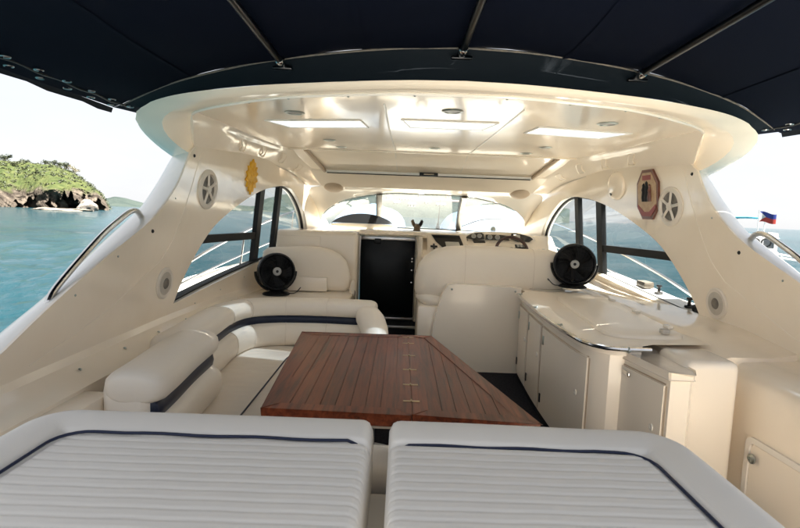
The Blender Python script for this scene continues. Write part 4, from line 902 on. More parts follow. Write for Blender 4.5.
# ledge behind the sofa (carries the fan)
b = bmesh.new(); box(b, (-1.62, 3.98, .2), (-.66, 4.68, .785), .02, 3); obj('sofa_ledge', b, 'gelcoat', YA)

# ------------------------------------------------------------------ fans
def fan(c, aim, base_z, label, rr=.165):
    e = empty('desk_fan', (c[0], c[1], base_z), label, 'fan', 'black cabin fans'); c = V(c); ax = V(aim).normalized(); u, w, d = frame(ax)
    b = bmesh.new(); lathe(b, [(.045, -.12), (.07, -.115), (.09, -.09), (rr * .80, -.075), (rr * .97, -.055), (rr, -.02), (rr, .030), (rr * .96, .045), (rr * .90, .047), (rr * .88, .030), (rr * .88, -.03), (.05, -.055)], c, ax, 40); obj('housing', b, 'black_plastic', e, 35)
    for k in range(5):
        b = bmesh.new(); a0 = 2 * math.pi * k / 5; rows = []
        for t in np.linspace(0, 1, 7):
            r_ = .03 + (rr * .84 - .03) * t; a = a0 + .35 * t; wdt = .32 + .30 * t; p0 = (u * math.cos(a) + w * math.sin(a)) * r_ + d * -.018; p1 = (u * math.cos(a + wdt) + w * math.sin(a + wdt)) * r_ + d * .014; rows.append([c + p0, c + (p0 + p1) / 2 + d * .004, c + p1])
        loft(b, rows); bl = obj('blade', b, 'black_plastic', e, 60)
    b = bmesh.new()
    for k in range(28):
        a = 2 * math.pi * k / 28; pts = []
        for t in np.linspace(0, 1, 6): q = a + .45 * t; r_ = .034 + (rr * .93 - .034) * t; pts.append(c + (u * math.cos(q) + w * math.sin(q)) * r_ + d * (.058 - .018 * t * t))
        tube(b, pts, .0022, 4)
    for r_ in (.06, .095, .125): tube(b, [c + (u * math.cos(q) + w * math.sin(q)) * r_ + d * .053 for q in np.linspace(0, 2 * math.pi, 29)], .002, 4, cap=False)
    obj('front_grille', b, 'black_plastic', e)
    b = bmesh.new(); lathe(b, [(.036, .05), (.036, .060), (.030, .066), (0, .067)], c, ax, 24); cp = obj('centre_cap', b, 'gauge_face', e)
    b = bmesh.new(); lathe(b, [(.012, .067), (.010, .0685), (0, .069)], c, ax, 12); obj('badge', b, 'black_plastic', cp)
    b = bmesh.new(); lathe(b, [(.115, 0), (.115, .008), (.10, .018), (.05, .030), (.036, .045), (.030, .06)], (c.x, c.y + .01, base_z), (0, 0, 1), 28); obj('base', b, 'black_plastic', e)
    b = bmesh.new(); hz_ = Vector((d.y, -d.x, 0)).normalized(); pts = [c + hz_ * (rr + .012) * math.cos(q) + Vector((0, 0, (rr + .012) * math.sin(q))) - d * .01 for q in np.linspace(math.pi, 2 * math.pi, 17)]; tube(b, pts, .011, 6); obj('yoke', b, 'black_plastic', e)
    b = bmesh.new(); tube(b, [(c.x, c.y + .01, base_z + .04), (c.x, c.y, c.z - rr)], .028, 12); obj('stem', b, 'black_plastic', e)
    b = bmesh.new(); s_ = 1 if c.x < 0 else -1; tube(b, catmull([(c.x + s_ * .05, c.y, base_z + .02), (c.x + s_ * .15, c.y + .02, base_z + .012), (c.x + s_ * .2, c.y + .05, base_z + .06), (c.x + s_ * .16, c.y + .1, base_z + .012)], 16), .004, 5); obj('power_cord', b, 'black_rubber', e)
fan((-1.30, 4.22, .985), (.42, -1, .10), .787, 'black round cabin fan on the ledge behind the sofa', .158)
fan((1.21, 4.17, 1.145), (-.30, -1, .05), .948, 'black round cabin fan on the wet bar counter', .172)
# ------------------------------------------------------------------ wet bar
WB = empty('wet_bar', (1.05, 3.3, .2), 'cream wet bar cabinet with hinged lid and steel fiddle rail along the starboard side', 'cabinet')
FRONT = [(.80, 4.16), (.765, 4.10), (.745, 3.9), (.718, 3.4), (.712, 3.0), (.72, 2.70), (.74, 2.54), (.79, 2.45), (.86, 2.42), (.95, 2.42)]
FR = [(p.x, p.y) for p in catmull([(x, y, 0) for x, y in FRONT], 28)]
b = bmesh.new(); prism(b, FR + [(1.5, 2.42), (1.5, 4.16)], .20, .845); obj('cabinet_body', b, 'cabinet', WB, 30)
def grow(P, d): 
    out = []
    for i, (x, y) in enumerate(P):
        a = Vector(P[max(i - 1, 0)]); c = Vector(P[min(i + 1, len(P) - 1)]); t = (c - a).normalized(); nrm = Vector((t.y, -t.x)); out.append((x - abs(nrm.x) * d, y - (d if nrm.y != 0 and y < 2.6 else 0) * abs(nrm.y)))
    return out
b = bmesh.new(); rows = []
outer = grow(FR, .018)
rows.append([Vector((x, y, .845)) for x, y in FR]); rows.append([Vector((x, y, .85)) for x, y in outer]); rows.append([Vector((x, y, .885)) for x, y in outer]); rows.append([Vector((x + .012, y, .898)) for x, y in FR]); rows.append([Vector((x + .07, y + .02 * (y < 2.6), .903)) for x, y in FR]); rows.append([Vector((1.33, max(y, 2.47), .905)) for x, y in FR])
loft(b, rows); obj('countertop', b, 'lid_gelcoat', WB, 50)
# ledge that steps up to the window and the block aft of the bar
b = bmesh.new(); rows = []
for y in np.linspace(2.36, 4.62, 24):
    zs = float(np.interp(y, [2.4, 3.1, 4.6], [.845, .885, 1.03])); xw = wv(y, .9)
    dz = -.055 * max(0, min(1, (2.75 - y) / .4))
    rows.append([(1.10, y, .18), (1.10, y, .872), (1.12, y, .885), (1.30, y, .888 + dz * .3), (1.335, y, .92 + dz), (1.36, y, .928 + dz), (xw - .13, y, .93 + dz), (xw - .08, y, max(.935, zs - .05) + dz), (xw + .01, y, max(.94, zs - .02) + dz * .7)])
vs = loft(b, rows); b.faces.new(list(vs[0]) + [b.verts.new((1.66, 2.36, .18))]); obj('window_ledge', b, 'gelcoat', YA, 28)
b = bmesh.new(); prism(b, [(.935, 2.10), (1.02, 2.10), (1.06, 2.15), (1.06, 2.60), (.86, 2.60), (.86, 2.52)], .20, .835); bmesh.ops.dissolve_limit(b, angle_limit=.01, verts=b.verts[:], edges=b.edges[:]); obj('side_locker', b, 'cabinet', WB, 30)
b = bmesh.new(); prism(b, [(.925, 2.092), (1.03, 2.092), (1.062, 2.14), (1.062, 2.60), (.845, 2.60)], .835, .862, bev=.008); obj('locker_top', b, 'gelcoat', WB, 30)
b = bmesh.new(); box(b, (1.05, 2.19, .20), (1.30, 2.46, .893), .035, 4); obj('end_block', b, 'cabinet', WB)
# doors set on the curved front
def front_x(y): return float(np.interp(y, [p[1] for p in reversed(FR)], [p[0] for p in reversed(FR)]))
def door(y0, y1, z0, z1, xf, latch_y, hinge_y, nm='door', lab=None):
    b = bmesh.new(); rows = []
    ys = np.linspace(y0, y1, 8)
    for y in ys: rows.append([Vector((xf(y) - .010, y, z0)), Vector((xf(y) - .010, y, z1)), Vector((xf(y) + .004, y, z1)), Vector((xf(y) + .004, y, z0))])
    vs = loft(b, rows, closed=True); b.faces.new(vs[0]); b.faces.new(vs[-1]); bmesh.ops.recalc_face_normals(b, faces=b.faces[:]); d = obj(nm, b, 'cabinet', WB, 30)
    b = bmesh.new(); g = .006
    tube(b, [Vector((xf(y) - .001, y, z1 + g)) for y in ys], .0035, 4); tube(b, [Vector((xf(y0 - g) - .001, y0 - g, z0)), Vector((xf(y0 - g) - .001, y0 - g, z1))], .0035, 4); tube(b, [Vector((xf(y1 + g) - .001, y1 + g, z0)), Vector((xf(y1 + g) - .001, y1 + g, z1))], .0035, 4); obj('door_gap', b, 'tan_grille', d)
    if hinge_y is not None:
        for z in (z0 + (z1 - z0) * .17, z0 + (z1 - z0) * .86):
            b = bmesh.new(); box(b, (xf(hinge_y) - .017, hinge_y - .011, z - .030), (xf(hinge_y) - .009, hinge_y + .011, z + .030), .003); obj('hinge', b, 'brushed_steel' if z > .5 else 'black_plastic', d)
    if latch_y is not None:
        b = bmesh.new(); lathe(b, [(.017, 0), (.016, .004), (.009, .005), (.008, .002), (0, .0025)], (xf(latch_y) - .010, latch_y, z0 + (z1 - z0) * .62), (-1, 0, 0), 18); obj('latch', b, 'gelcoat_outer', d)
    return d
door(3.70, 4.09, .24, .80, front_x, 3.76, 4.05)
door(3.28, 3.66, .24, .80, front_x, 3.34, 3.63)
door(2.53, 3.24, .24, .80, front_x, 2.61, 3.20)
lx = lambda y: float(np.interp(y, [2.10, 2.52], [.935, .86]))
d = door(2.125, 2.50, .24, .80, lx, 2.18, 2.48)
b = bmesh.new(); box(b, (lx(2.38) - .018, 2.345, .762), (lx(2.38) - .008, 2.415, .785), .003); obj('catch', b, 'chrome', d)
b = bmesh.new(); rows = [[Vector((front_x(y) - .006, y, z)) for y in np.linspace(2.5, 4.12, 20)] for z in (.20, .235)]; loft(b, rows); obj('toe_kick', b, 'carpet', WB)
# lid (moulded cover of the sink)
LID = rrect(.42, 1.30, .10, 1.08, 3.20); LID = [(x + (.16 * ((y - 3.2) / .65) * .6 if y > 2.9 else -.02), y) for x, y in LID]
b = bmesh.new(); rows = []
cxl, cyl = 1.08, 3.2
for k, z in ((1.0, .904), (1.0, .916), (.985, .923), (.95, .926), (.5, .927), (.02, .927)): rows.append([Vector((cxl + (x - cxl) * k, cyl + (y - cyl) * (1 - (1 - k) * .5 if k > .3 else k), z)) for x, y in LID])
vs = loft(b, rows, closed=True); b.faces.new(vs[-1]); lid = obj('lid', b, 'lid_gelcoat', WB, 40)
for y in (2.75, 3.2, 3.65):
    b = bmesh.new(); box(b, (1.275 + .07 * (y - 3.2), y - .03, .926), (1.305 + .07 * (y - 3.2), y + .03, .943), .004); obj('lid_hinge', b, 'gelcoat_outer', lid)
b = bmesh.new(); box(b, (1.13, 2.56, .93), (1.17, 2.60, .955), .005); obj('lid_catch', b, 'grille_grey', lid)
b = bmesh.new(); lathe(b, [(.16, 0), (.16, .006), (.15, .009), (.145, .005)], (1.02, 4.30, .905), (0, 0, 1), 30); obj('counter_inset', b, 'grille_grey', WB)
b = bmesh.new(); box(b, (.80, 4.14, .20), (1.6, 4.60, .904), .012, 2); obj('counter_end', b, 'gelcoat', WB)
# fiddle rail
RP = [Vector((x - .035, y - .03 * (y < 2.6), .888)) for x, y in FR[2:]] + [Vector((.99, 2.39, .888))]
b = bmesh.new(); tube(b, RP, .0115, 8); rl = obj('fiddle_rail', b, 'chrome', WB)
for k in (0, 8, 16, 24):
    p = RP[k]; b = bmesh.new(); tube(b, [p, p + Vector((.045, .0, -.004))], .011, 8); lathe(b, [(.016, 0), (.016, .006)], p + Vector((.03, 0, -.003)), (1, 0, 0), 10); obj('rail_post', b, 'brushed_steel', rl)
# small fittings along the window ledge
for (px, py), nm, lab, m in (((655, 300), 'cleat', 'small black upright fitting on the ledge beside the starboard window', 'black_plastic'), ((680, 312), 'cleat', 'black toggle fitting near the aft end of the starboard window ledge', 'black_plastic')):
    yy = at(px, py, X=1.70).y; zz = float(np.interp(yy, [3.12, 4.45, 5.3], [.89, 1.035, 1.10])); p = Vector((wv(yy, zz) + .105, yy, zz + .0125)); e = empty(nm, p, lab, 'fitting', 'deck fittings')
    b = bmesh.new(); lathe(b, [(.03, 0), (.03, .006), (.012, .012), (.010, .05), (.02, .058), (.018, .07), (0, .072)], p, (0, 0, 1), 12); obj('post', b, m, e); b = bmesh.new(); tube(b, [p + Vector((-.03, 0, .01)), p + Vector((.03, 0, .01))], .008, 6); obj('base', b, m, e)
yy = at(640, 295, X=1.68).y; zz = float(np.interp(yy, [3.12, 4.45, 5.3], [.89, 1.035, 1.10])); p = Vector((wv(yy, zz) + .12, yy, zz + .033)); b = bmesh.new(); box(b, p - Vector((.04, .07, .02)), p + Vector((.04, .07, .03)), .01); o = obj('wood_block', b, 'sand_rock'); tag(o, 'small brown block on the white sill outside the starboard window', 'block')
yy = 3.27; zz = float(np.interp(yy, [3.12, 4.45, 5.3], [.89, 1.035, 1.10])); p = Vector((wv(yy, zz) + .105, yy, zz + .038)); b = bmesh.new(); box(b, p - Vector((.035, .09, .025)), p + Vector((.035, .09, .03)), .018, 3); o = obj('fairlead', b, 'black_rubber'); tag(o, 'black rubber fairlead in the aft corner of the starboard window', 'fairlead')

# ------------------------------------------------------------------ table
TB = empty('cockpit_table', (-.3, 2.5, .2), 'varnished mahogany folding cockpit table with brass hinges and plank top', 'table')
ZT = .74
LEAF_L = [(-.765, 1.86), (-.1845, 1.845), (-.1845, 3.13), (-.855, 3.11)]; LEAF_R = [(-.1815, 1.845), (.30, 1.805), (-.035, 3.13), (-.1815, 3.13)]
def inset(P, d):
    n = len(P); out = []; c = Vector((sum(p[0] for p in P) / n, sum(p[1] for p in P) / n))
    for i in range(n):
        p0, p1, p2 = Vector(P[i - 1]), Vector(P[i]), Vector(P[(i + 1) % n]); a = (p1 - p0).normalized(); q = (p2 - p1).normalized(); n1 = Vector((-a.y, a.x)); n2 = Vector((-q.y, q.x)); m = (n1 + n2) / (1 + n1.dot(n2)); out.append(tuple(p1 + m * d))
    return out
for nm, P in (('leaf', LEAF_L), ('leaf', LEAF_R)):
    b = bmesh.new(); prism(b, inset(P, .012), ZT - .034, ZT - .006, bev=.004); lf = obj(nm, b, 'caulk', TB, 30)
    I = inset(P, .062); O = P; Om = inset(P, .0005)
    for i in range(4):                                             # four border boards with mitred ends
        j = (i + 1) % 4; a, c, d_, f_ = Vector(Om[i]), Vector(Om[j]), Vector(I[j]), Vector(I[i]); cen = (a + c + d_ + f_) / 4
        q = [tuple(v + (cen - v).normalized() * .0007) for v in (a, c, d_, f_)]
        b = bmesh.new(); prism(b, q, ZT - .048, ZT, bev=.003); obj('border_board', b, 'mahogany', lf, 30)
    I2 = list(I)
    x0 = min(p[0] for p in I2); x1 = max(p[0] for p in I2); npl = 9 if P is LEAF_L else 6; wd = (x1 - x0) / npl
    for k in range(npl):
        q = clip_x([tuple(p) for p in I2], x0 + k * wd + .0009, x0 + (k + 1) * wd - .0009)
        if len(q) < 3: continue
        q2 = []
        for p in q:
            if not q2 or (Vector(p) - Vector(q2[-1])).length > 1e-4: q2.append(p)
        b = bmesh.new(); prism(b, q2, ZT - .03, ZT - .0012 - .0008 * random.random()); pk = obj('plank', b, 'mahogany', lf, 30)
for y in (1.99, 2.19, 2.41, 2.66, 2.92, 3.07):
    b = bmesh.new(); box(b, (-.183 - .034, y - .007, ZT - .001), (-.183 + .034, y + .007, ZT + .0018), .001); h = obj('hinge', b, 'brass', TB)
    b = bmesh.new(); tube(b, [(-.183, y - .011, ZT + .002), (-.183, y + .011, ZT + .002)], .004, 8); obj('hinge_pin', b, 'brass', h)
b = bmesh.new(); lathe(b, [(.22, .0), (.22, .015), (.06, .03), (.05, .06), (.05, .46), (.12, .49), (.14, .505)], (-.4, 2.5, .2), (0, 0, 1), 28); obj('pedestal', b, 'aluminium', TB)
b = bmesh.new(); box(b, (-.47, 1.90, .655), (-.10, 1.96, .698), .008); obj('support_rail', b, 'gelcoat_outer', TB)

# ------------------------------------------------------------------ sofa
SO = empty('corner_sofa', (-1.1, 3.0, .2), 'cream vinyl corner sofa with a navy stripe along its backrest, on the port side', 'sofa')
def rollprof(cx, cz, hx, hz_, n=18, k=2.6): return [(cx + hx * math.copysign(abs(math.cos(a)) ** (2 / k), math.cos(a)), cz + hz_ * math.copysign(abs(math.sin(a)) ** (2 / k), math.sin(a))) for a in np.linspace(0, 2 * math.pi, n, endpoint=False)]
def plan(pts, n, r_=None): return [Vector((p.x, p.y, 0)) for p in catmull([(x, y, 0) for x, y in pts], n)]
FP = plan([(-1.44, 2.64), (-1.46, 3.1), (-1.47, 3.45), (-1.40, 3.70), (-1.20, 3.83), (-.90, 3.87), (-.62, 3.86), (-.49, 3.85)], 46)
b = bmesh.new(); sweep(b, rollprof(0.02, .755, .115, .068), FP, .07); obj('back_roll', b, 'vinyl', SO, 60)
b = bmesh.new(); sweep(b, rollprof(-.015, .665, .05, .045, 12), FP[1:-2], .02); obj('navy_stripe', b, 'blue_vinyl', SO, 60)
b = bmesh.new(); sweep(b, rollprof(-.025, .55, .095, .097), FP[:-1], .06); obj('lower_roll', b, 'vinyl', SO, 60)
def seam_ring(par, prof, path, k, grow=1.012):
    p = path[k]; d = (path[min(k + 1, len(path) - 1)] - path[max(k - 1, 0)]).normalized(); nrm = Vector((-d.y, d.x, 0)); cx = sum(q[0] for q in prof) / len(prof); cz = sum(q[1] for q in prof) / len(prof)
    b = bmesh.new(); pts = [p + nrm * (cx + (q[0] - cx) * grow) + Vector((0, 0, cz + (q[1] - cz) * grow)) for q in prof]; tube(b, pts + [pts[0]], .0022, 5, cap=False); return obj('seam', b, 'seat_vinyl', par)
for k in (17, 24, 31, 38):
    seam_ring(SO, rollprof(0.02, .755, .115, .068), FP, k); seam_ring(SO, rollprof(-.025, .55, .095, .097), FP, k)
# rounded end of the forward backrest, running down towards the seat
obj('backrest_end', bolster([(-.50, 3.80, .74), (-.475, 3.74, .72), (-.44, 3.66, .69), (-.41, 3.56, .64), (-.385, 3.45, .57), (-.37, 3.38, .50)], [.075, .105, .11, .11, .10, .06], [.05, .085, .095, .10, .10, .07], k=2.3), 'vinyl', SO, 60)
AP = plan([(-1.285, 2.0), (-1.295, 2.15), (-1.32, 2.4), (-1.335, 2.66)], 16)
b = bmesh.new(); sweep(b, rollprof(0.02, .765, .13, .073), AP, .07, 6, .62); ac = obj('aft_backrest', b, 'vinyl', SO, 60)
b = bmesh.new(); box(b, (-1.435, 1.93, .42), (-1.235, 2.10, .80), .05, 5); obj('backrest_end', b, 'vinyl', ac, 60)
b = bmesh.new(); sweep(b, rollprof(-.022, .67, .06, .05, 12), AP, .045, 5, .8); obj('navy_stripe', b, 'blue_vinyl', ac, 60)
b = bmesh.new(); sweep(b, rollprof(-.015, .55, .115, .102), AP, .06); obj('lower_roll', b, 'vinyl', ac, 60)
def ribbed_seat(nm, P, z, axis, par, pitch=.075):
    x0 = min(p[0] for p in P); x1 = max(p[0] for p in P); y0 = min(p[1] for p in P); y1 = max(p[1] for p in P)
    nx = int((x1 - x0) / .016); ny = int((y1 - y0) / .016); b = bmesh.new(); rows = []
    for i in range(nx + 1):
        row = []
        for j in range(ny + 1):
            x = x0 + (x1 - x0) * i / nx; y = y0 + (y1 - y0) * j / ny; d = min(x - x0, x1 - x, y - y0, y1 - y); e_ = min(1, d / .035); h = .030 * math.sqrt(max(0, 1 - (1 - e_) ** 2)); s_ = x if axis == 'x' else y
            if d > .06: h += -.006 * (1 - abs(math.sin(math.pi * s_ / pitch))) ** 3
            row.append(Vector((x, y, z - .03 + h)))
        rows.append(row)
    loft(b, rows); r0 = [(x0, y0), (x1, y0), (x1, y1), (x0, y1)]
    for (xa, ya), (xb, yb) in zip(r0, r0[1:] + r0[:1]): b.faces.new([b.verts.new(q) for q in ((xa, ya, z - .03), (xb, yb, z - .03), (xb, yb, z - .13), (xa, ya, z - .13))])
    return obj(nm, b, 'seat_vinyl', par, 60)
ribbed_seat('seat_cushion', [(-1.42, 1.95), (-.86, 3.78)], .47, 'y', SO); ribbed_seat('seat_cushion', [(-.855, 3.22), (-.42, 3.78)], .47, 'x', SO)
b = bmesh.new(); tube(b, [(-1.02, 1.97, .472), (-1.02, 3.4, .472), (-1.0, 3.55, .472)], .005, 6); obj('piping', b, 'blue_vinyl', SO)
b = bmesh.new(); prism(b, [(-1.55, 1.65), (-.90, 1.65), (-.90, 3.26), (-.44, 3.26), (-.44, 3.95), (-1.55, 3.95)], .2, .36); obj('seat_base', b, 'gelcoat', SO, 30)
b = bmesh.new(); box(b, (-1.62, 1.30, .20), (-1.43, 2.02, .725), .012); o = obj('corner_locker', b, 'gelcoat', YA)
b = bmesh.new(); tube(b, [(-1.44, 1.66, .726), (-1.60, 1.66, .726)], .003, 4); obj('locker_seam', b, 'tan_grille', o)

# ------------------------------------------------------------------ sun pads
def sunpad(x0, x1, y0, y1, outer, zt, label, seed):
    """pad with a padded roll on the far and outer sides; outer = -1 roll on the low-x side, +1 on the high-x side"""
    e = empty('sun_pad', ((x0 + x1) / 2, (y0 + y1) / 2, zt - .2), label, 'sun pad', 'sun pads over the aft deck')
    RW = .165; CR = .15; st = .0072; nx = int((x1 - x0) / .010); ny = int((y1 - y0) / st)
    X = np.linspace(x0, x1, nx + 1); Y = np.concatenate([np.linspace(y0, .55, 110, endpoint=False), np.linspace(.55, y1, 205)]); ny = len(Y) - 1; XX, YY = np.meshgrid(X, Y, indexing='ij')
    do = (XX - x0) if outer < 0 else (x1 - XX); df = y1 - YY; di = (x1 - XX) if outer < 0 else (XX - x0)
    # rounded outer corner
    D = np.minimum(do, df); cc = (do < CR) & (df < CR); D = np.where(cc, CR - np.hypot(CR - do, CR - df), D)
    hz_ = noise2(XX * 1.6, YY * 1.6, seed, 4, 1.6) * .0035
    Rr = .08
    roll = np.where(D < Rr, -Rr + np.sqrt(np.clip(Rr ** 2 - (Rr - np.clip(D, 0, Rr)) ** 2, 0, None)), 0)
    crown = .014 * np.clip(1 - ((D - .085) / .08) ** 2, 0, 1)
    inner = np.clip((D - RW) / .02, 0, 1)
    gd = (y1 - YY - RW + .003 * np.sin(XX * 5 + seed) + .0008 * np.sin(XX * 41)) / .033; gd = np.abs(gd - np.round(gd)) * .033
    rib = (1 - np.exp(-(gd / .0042) ** 2)) * (.85 + .15 * np.cos(np.pi * gd / .033))
    groove = -.009 * np.exp(-((D - RW) / .008) ** 2)
    Z = zt + roll + crown + groove + inner * (-.004 + .0034 * rib) + hz_
    ie = np.clip(di / .03, 0, 1); Z += -.03 + .03 * np.sqrt(np.clip(1 - (1 - ie) ** 2, 0, 1))
    Z = np.where(D < 0, zt - Rr, Z); bad = D < -.006
    b = bmesh.new(); vs = [[None if bad[i, j] else b.verts.new((XX[i, j], YY[i, j], Z[i, j])) for j in range(ny + 1)] for i in range(nx + 1)]
    for i in range(nx):
        for j in range(ny):
            q = (vs[i][j], vs[i + 1][j], vs[i + 1][j + 1], vs[i][j + 1])
            if all(q): b.faces.new(q)
    bnd = [ed for ed in b.edges if len(ed.link_faces) == 1]
    ext = bmesh.ops.extrude_edge_only(b, edges=bnd)
    for g in ext['geom']:
        if isinstance(g, bmesh.types.BMVert): g.co.z = zt - .21
    obj('cushion', b, 'pad_vinyl', e, 70)
    xo = x0 + RW if outer < 0 else x1 - RW; xi = x1 - .012 if outer < 0 else x0 + .012; s_ = -outer; rc = .07
    pts = [Vector((xo, y0, 0)), Vector((xo, y1 - RW - rc, 0))] + [Vector((xo + s_ * rc * (1 - math.cos(a)), y1 - RW - rc * (1 - math.sin(a)), 0)) for a in np.linspace(.2, math.pi / 2, 6)] + [Vector((xo + (xi - xo) * t, y1 - RW + .003 * math.sin(t * 19 + seed), 0)) for t in np.linspace(.2, 1, 14)]
    b = bmesh.new(); tube(b, [Vector((p.x, p.y, zt - .002 - (.02 if k == len(pts) - 1 else 0))) for k, p in enumerate(pts)], .0038, 7); obj('piping', b, 'piping', e, 60)
sunpad(-1.215, -.305, -1.45, 1.335, -1, .95, 'port sun pad cushion with ribbed top and navy piping, over the locker side', 2)
sunpad(-.262, .525, -1.45, 1.325, 1, .95, 'starboard sun pad cushion with ribbed top and navy piping, beside the walkway', 5)
b = bmesh.new(); box(b, (-1.20, -1.5, .20), (.50, 1.27, .765), .02); obj('sun_pad_base', b, 'gelcoat_outer', YA)
b = bmesh.new(); box(b, (-1.15, 1.28, .20), (.44, 1.74, .40), .02); ab = obj('aft_bench', b, 'gelcoat', YA)
b = bmesh.new(); box(b, (-1.13, 1.29, .401), (.43, 1.73, .48), .03, 3); obj('bench_cushion', b, 'vinyl', ab)
b = bmesh.new(); box(b, (-1.13, 1.32, .48), (.43, 1.44, .83), .05, 4); obj('bench_backrest', b, 'vinyl', ab)
# locker hatch in the starboard lining
HX = 1.348
h0 = at(747, 434, X=HX); h1 = at(742, 470, X=HX)
HA = empty('locker_hatch', (HX, 1.7, .25), 'cream hatch with a steel pull latch low in the starboard side lining', 'hatch')
HYC, HW_, HZ1 = h0.y - .46, .92, h0.z; HZC, HH_ = HZ1 - .19, .38
def on_lining(poly, lo, hi, holes=()):
    b = bmesh.new(); b2 = bmesh.new(); prism(b2, poly, lo, hi, holes)
    for v in b2.verts:
        y, z, d = v.co.x, v.co.y, v.co.z; xl = float(np.interp(y, [.6, 1.6, 2.4, 4.6], [1.42, 1.385, 1.345, 1.345])); v.co = (xl + .004 * (z > .6) - d, y, z)
    merge(b, b2); return b
obj('frame', on_lining(rrect(HW_, HH_, .04, HYC, HZC), -.01, .012, [rrect(HW_ - .05, HH_ - .05, .03, HYC, HZC)]), 'gelcoat_outer', HA, 30)
pn = obj('panel', on_lining(rrect(HW_ - .06, HH_ - .06, .028, HYC, HZC), -.01, .006), 'cabinet', HA, 30)
b = bmesh.new(); lathe(b, [(.022, 0), (.022, .006), (.017, .011), (.010, .012), (.009, .008), (0, .008)], (HX - .006, h0.y - .055, h0.z - .09), (-1, 0, 0), 20); obj('pull_latch', b, 'brushed_steel', HA)

# ------------------------------------------------------------------ canopy, poles, lacing
CA = empty('canopy', (0, 1, 2.1), 'dark navy cloth canopy stretched aft from the hardtop', 'canopy')
K0 = [Vector((p.x * 1.05, p.y - .02, 2.222 - .14 * (p.x / 1.85) ** 2)) for p in C0 if p.z > 2.04]; K0.append(Vector((2.0, K0[-1].y + .05, 2.075)))
K0 = linpts(K0, 26); K0m = mir(K0)
K1 = [Vector((p.x * (2.02 / 2.0), 0.50, 2.255 - .17 * (p.x / 2.0) ** 2)) for p in K0m]
b = bmesh.new(); rows = []
for t in np.linspace(0, 1, 22):
    rows.append([a.lerp(c, t) + Vector((0, 0, -.018 * abs(math.sin(math.pi * 2.5 * t)) * (1 - .3 * abs(a.x)) + .006 * math.sin(a.x * 9 + t * 11))) for a, c in zip(K0m, K1)])
loft(b, rows); o = obj('cloth', b, 'canopy_cloth', CA, 60)
for xs_ in (-1.35, -.42, .40, 1.32):
    k_ = min(range(len(K0m)), key=lambda i: abs(K0m[i].x - xs_)); b = bmesh.new()
    loft(b, [[K0m[k_].lerp(K1[k_], t) + Vector((dx, 0, -.021 * abs(math.sin(math.pi * 2.5 * t)) * (1 - .3 * abs(K0m[k_].x)) + .006 * math.sin(K0m[k_].x * 9 + t * 11) - .003)) for t in np.linspace(0, 1, 22)] for dx in (-.012, 0, .012)]); obj('canopy_seam', b, 'canopy_cloth', CA, 60)
b = bmesh.new(); loft(b, [[p + Vector((0, 0, .004)) for p in K0m], [p + Vector((0, .35, .03)) for p in K0m]]); obj('sun_block_lap', b, 'canopy_cloth', CA, 60)  # extra cloth over the hardtop, added to block sun leaking past its corner
CTb = [p + Vector((0, -.004, .0)) for p in CT if p.z > 2.055]; K0b = linpts(K0[:-1], len(CTb))
b = bmesh.new(); loft(b, [mir(CTb), mir([a.lerp(c, .5) + Vector((0, .012, 0)) for a, c in zip(CTb, K0b)]), mir(K0b)]); obj('front_valance', b, 'canopy_trim', CA, 60)
b = bmesh.new(); tube(b, [p + Vector((0, -.006, -.004)) for p in mir(K0b)], .0042, 6); obj('bolt_rope', b, 'rope', CA)
for s in (-1, 1):
    ea = K0m[0] if s < 0 else K0m[-1]; ed = K1[0] if s < 0 else K1[-1]
    b = bmesh.new(); loft(b, [[ea.lerp(ed, t) + Vector((s * .002, 0, 0)) for t in np.linspace(0, 1, 20)], [ea.lerp(ed, t) + Vector((s * .012, 0, -.028 - .006 * math.sin(t * 40))) for t in np.linspace(0, 1, 20)]]); obj('edge_sleeve', b, 'canopy_trim', CA, 60)
    b = bmesh.new(); tube(b, [ea.lerp(ed, t) + Vector((-s * .10, 0, .002 + .004 * math.sin(t * 60))) for t in np.linspace(.01, 1, 60)], .006, 5); ln = obj('lacing_line', b, 'black_rubber', CA)
    for k in range(26):
        t = .02 + k * .036; c = ea.lerp(ed, t) + Vector((-s * (.07 if k % 2 else .13), 0, -.012 + (.0 if k % 2 else .012)))
        b = bmesh.new(); tube(b, [c + Vector((math.cos(q) * .017, math.sin(q) * .017, 0)) for q in np.linspace(.5 + k, 5.2 + k, 12)], .0035, 5); obj('lacing_ring', b, 'aluminium', ln)
for x, lab in ((-.82, 'steel canopy pole over the port side, clear of the centre pole'), (-.02, 'steel canopy pole along the centreline'), (.80, 'steel canopy pole over the starboard side, opposite the fan')):
    yb = float(np.interp(abs(x), [p.x for p in K0], [p.y for p in K0])); zb = float(np.interp(abs(x), [p.x for p in K0], [p.z for p in K0]))
    e = empty('canopy_pole', (x, yb, zb), lab, 'pole', 'steel poles under the canopy')
    b = bmesh.new(); tube(b, [(x, yb - .045, zb - .03), (x, 1.4, zb - .028), (x, .50, zb + .01)], .0145, 10); obj('pole', b, 'pole_steel', e)
    b = bmesh.new(); lathe(b, [(.021, 0), (.022, .02), (.020, .05), (.016, .055)], (x, yb - .03, zb - .03), (0, -1, 0), 16); obj('end_fitting', b, 'chrome', e)
    b = bmesh.new(); box(b, (x - .045, yb - .032, zb - .055), (x + .045, yb - .012, zb - .042), .004); tube(b, [(x, yb - .03, zb - .045), (x, yb - .035, zb - .03)], .012, 8); obj('foot_plate', b, 'pole_steel', e)

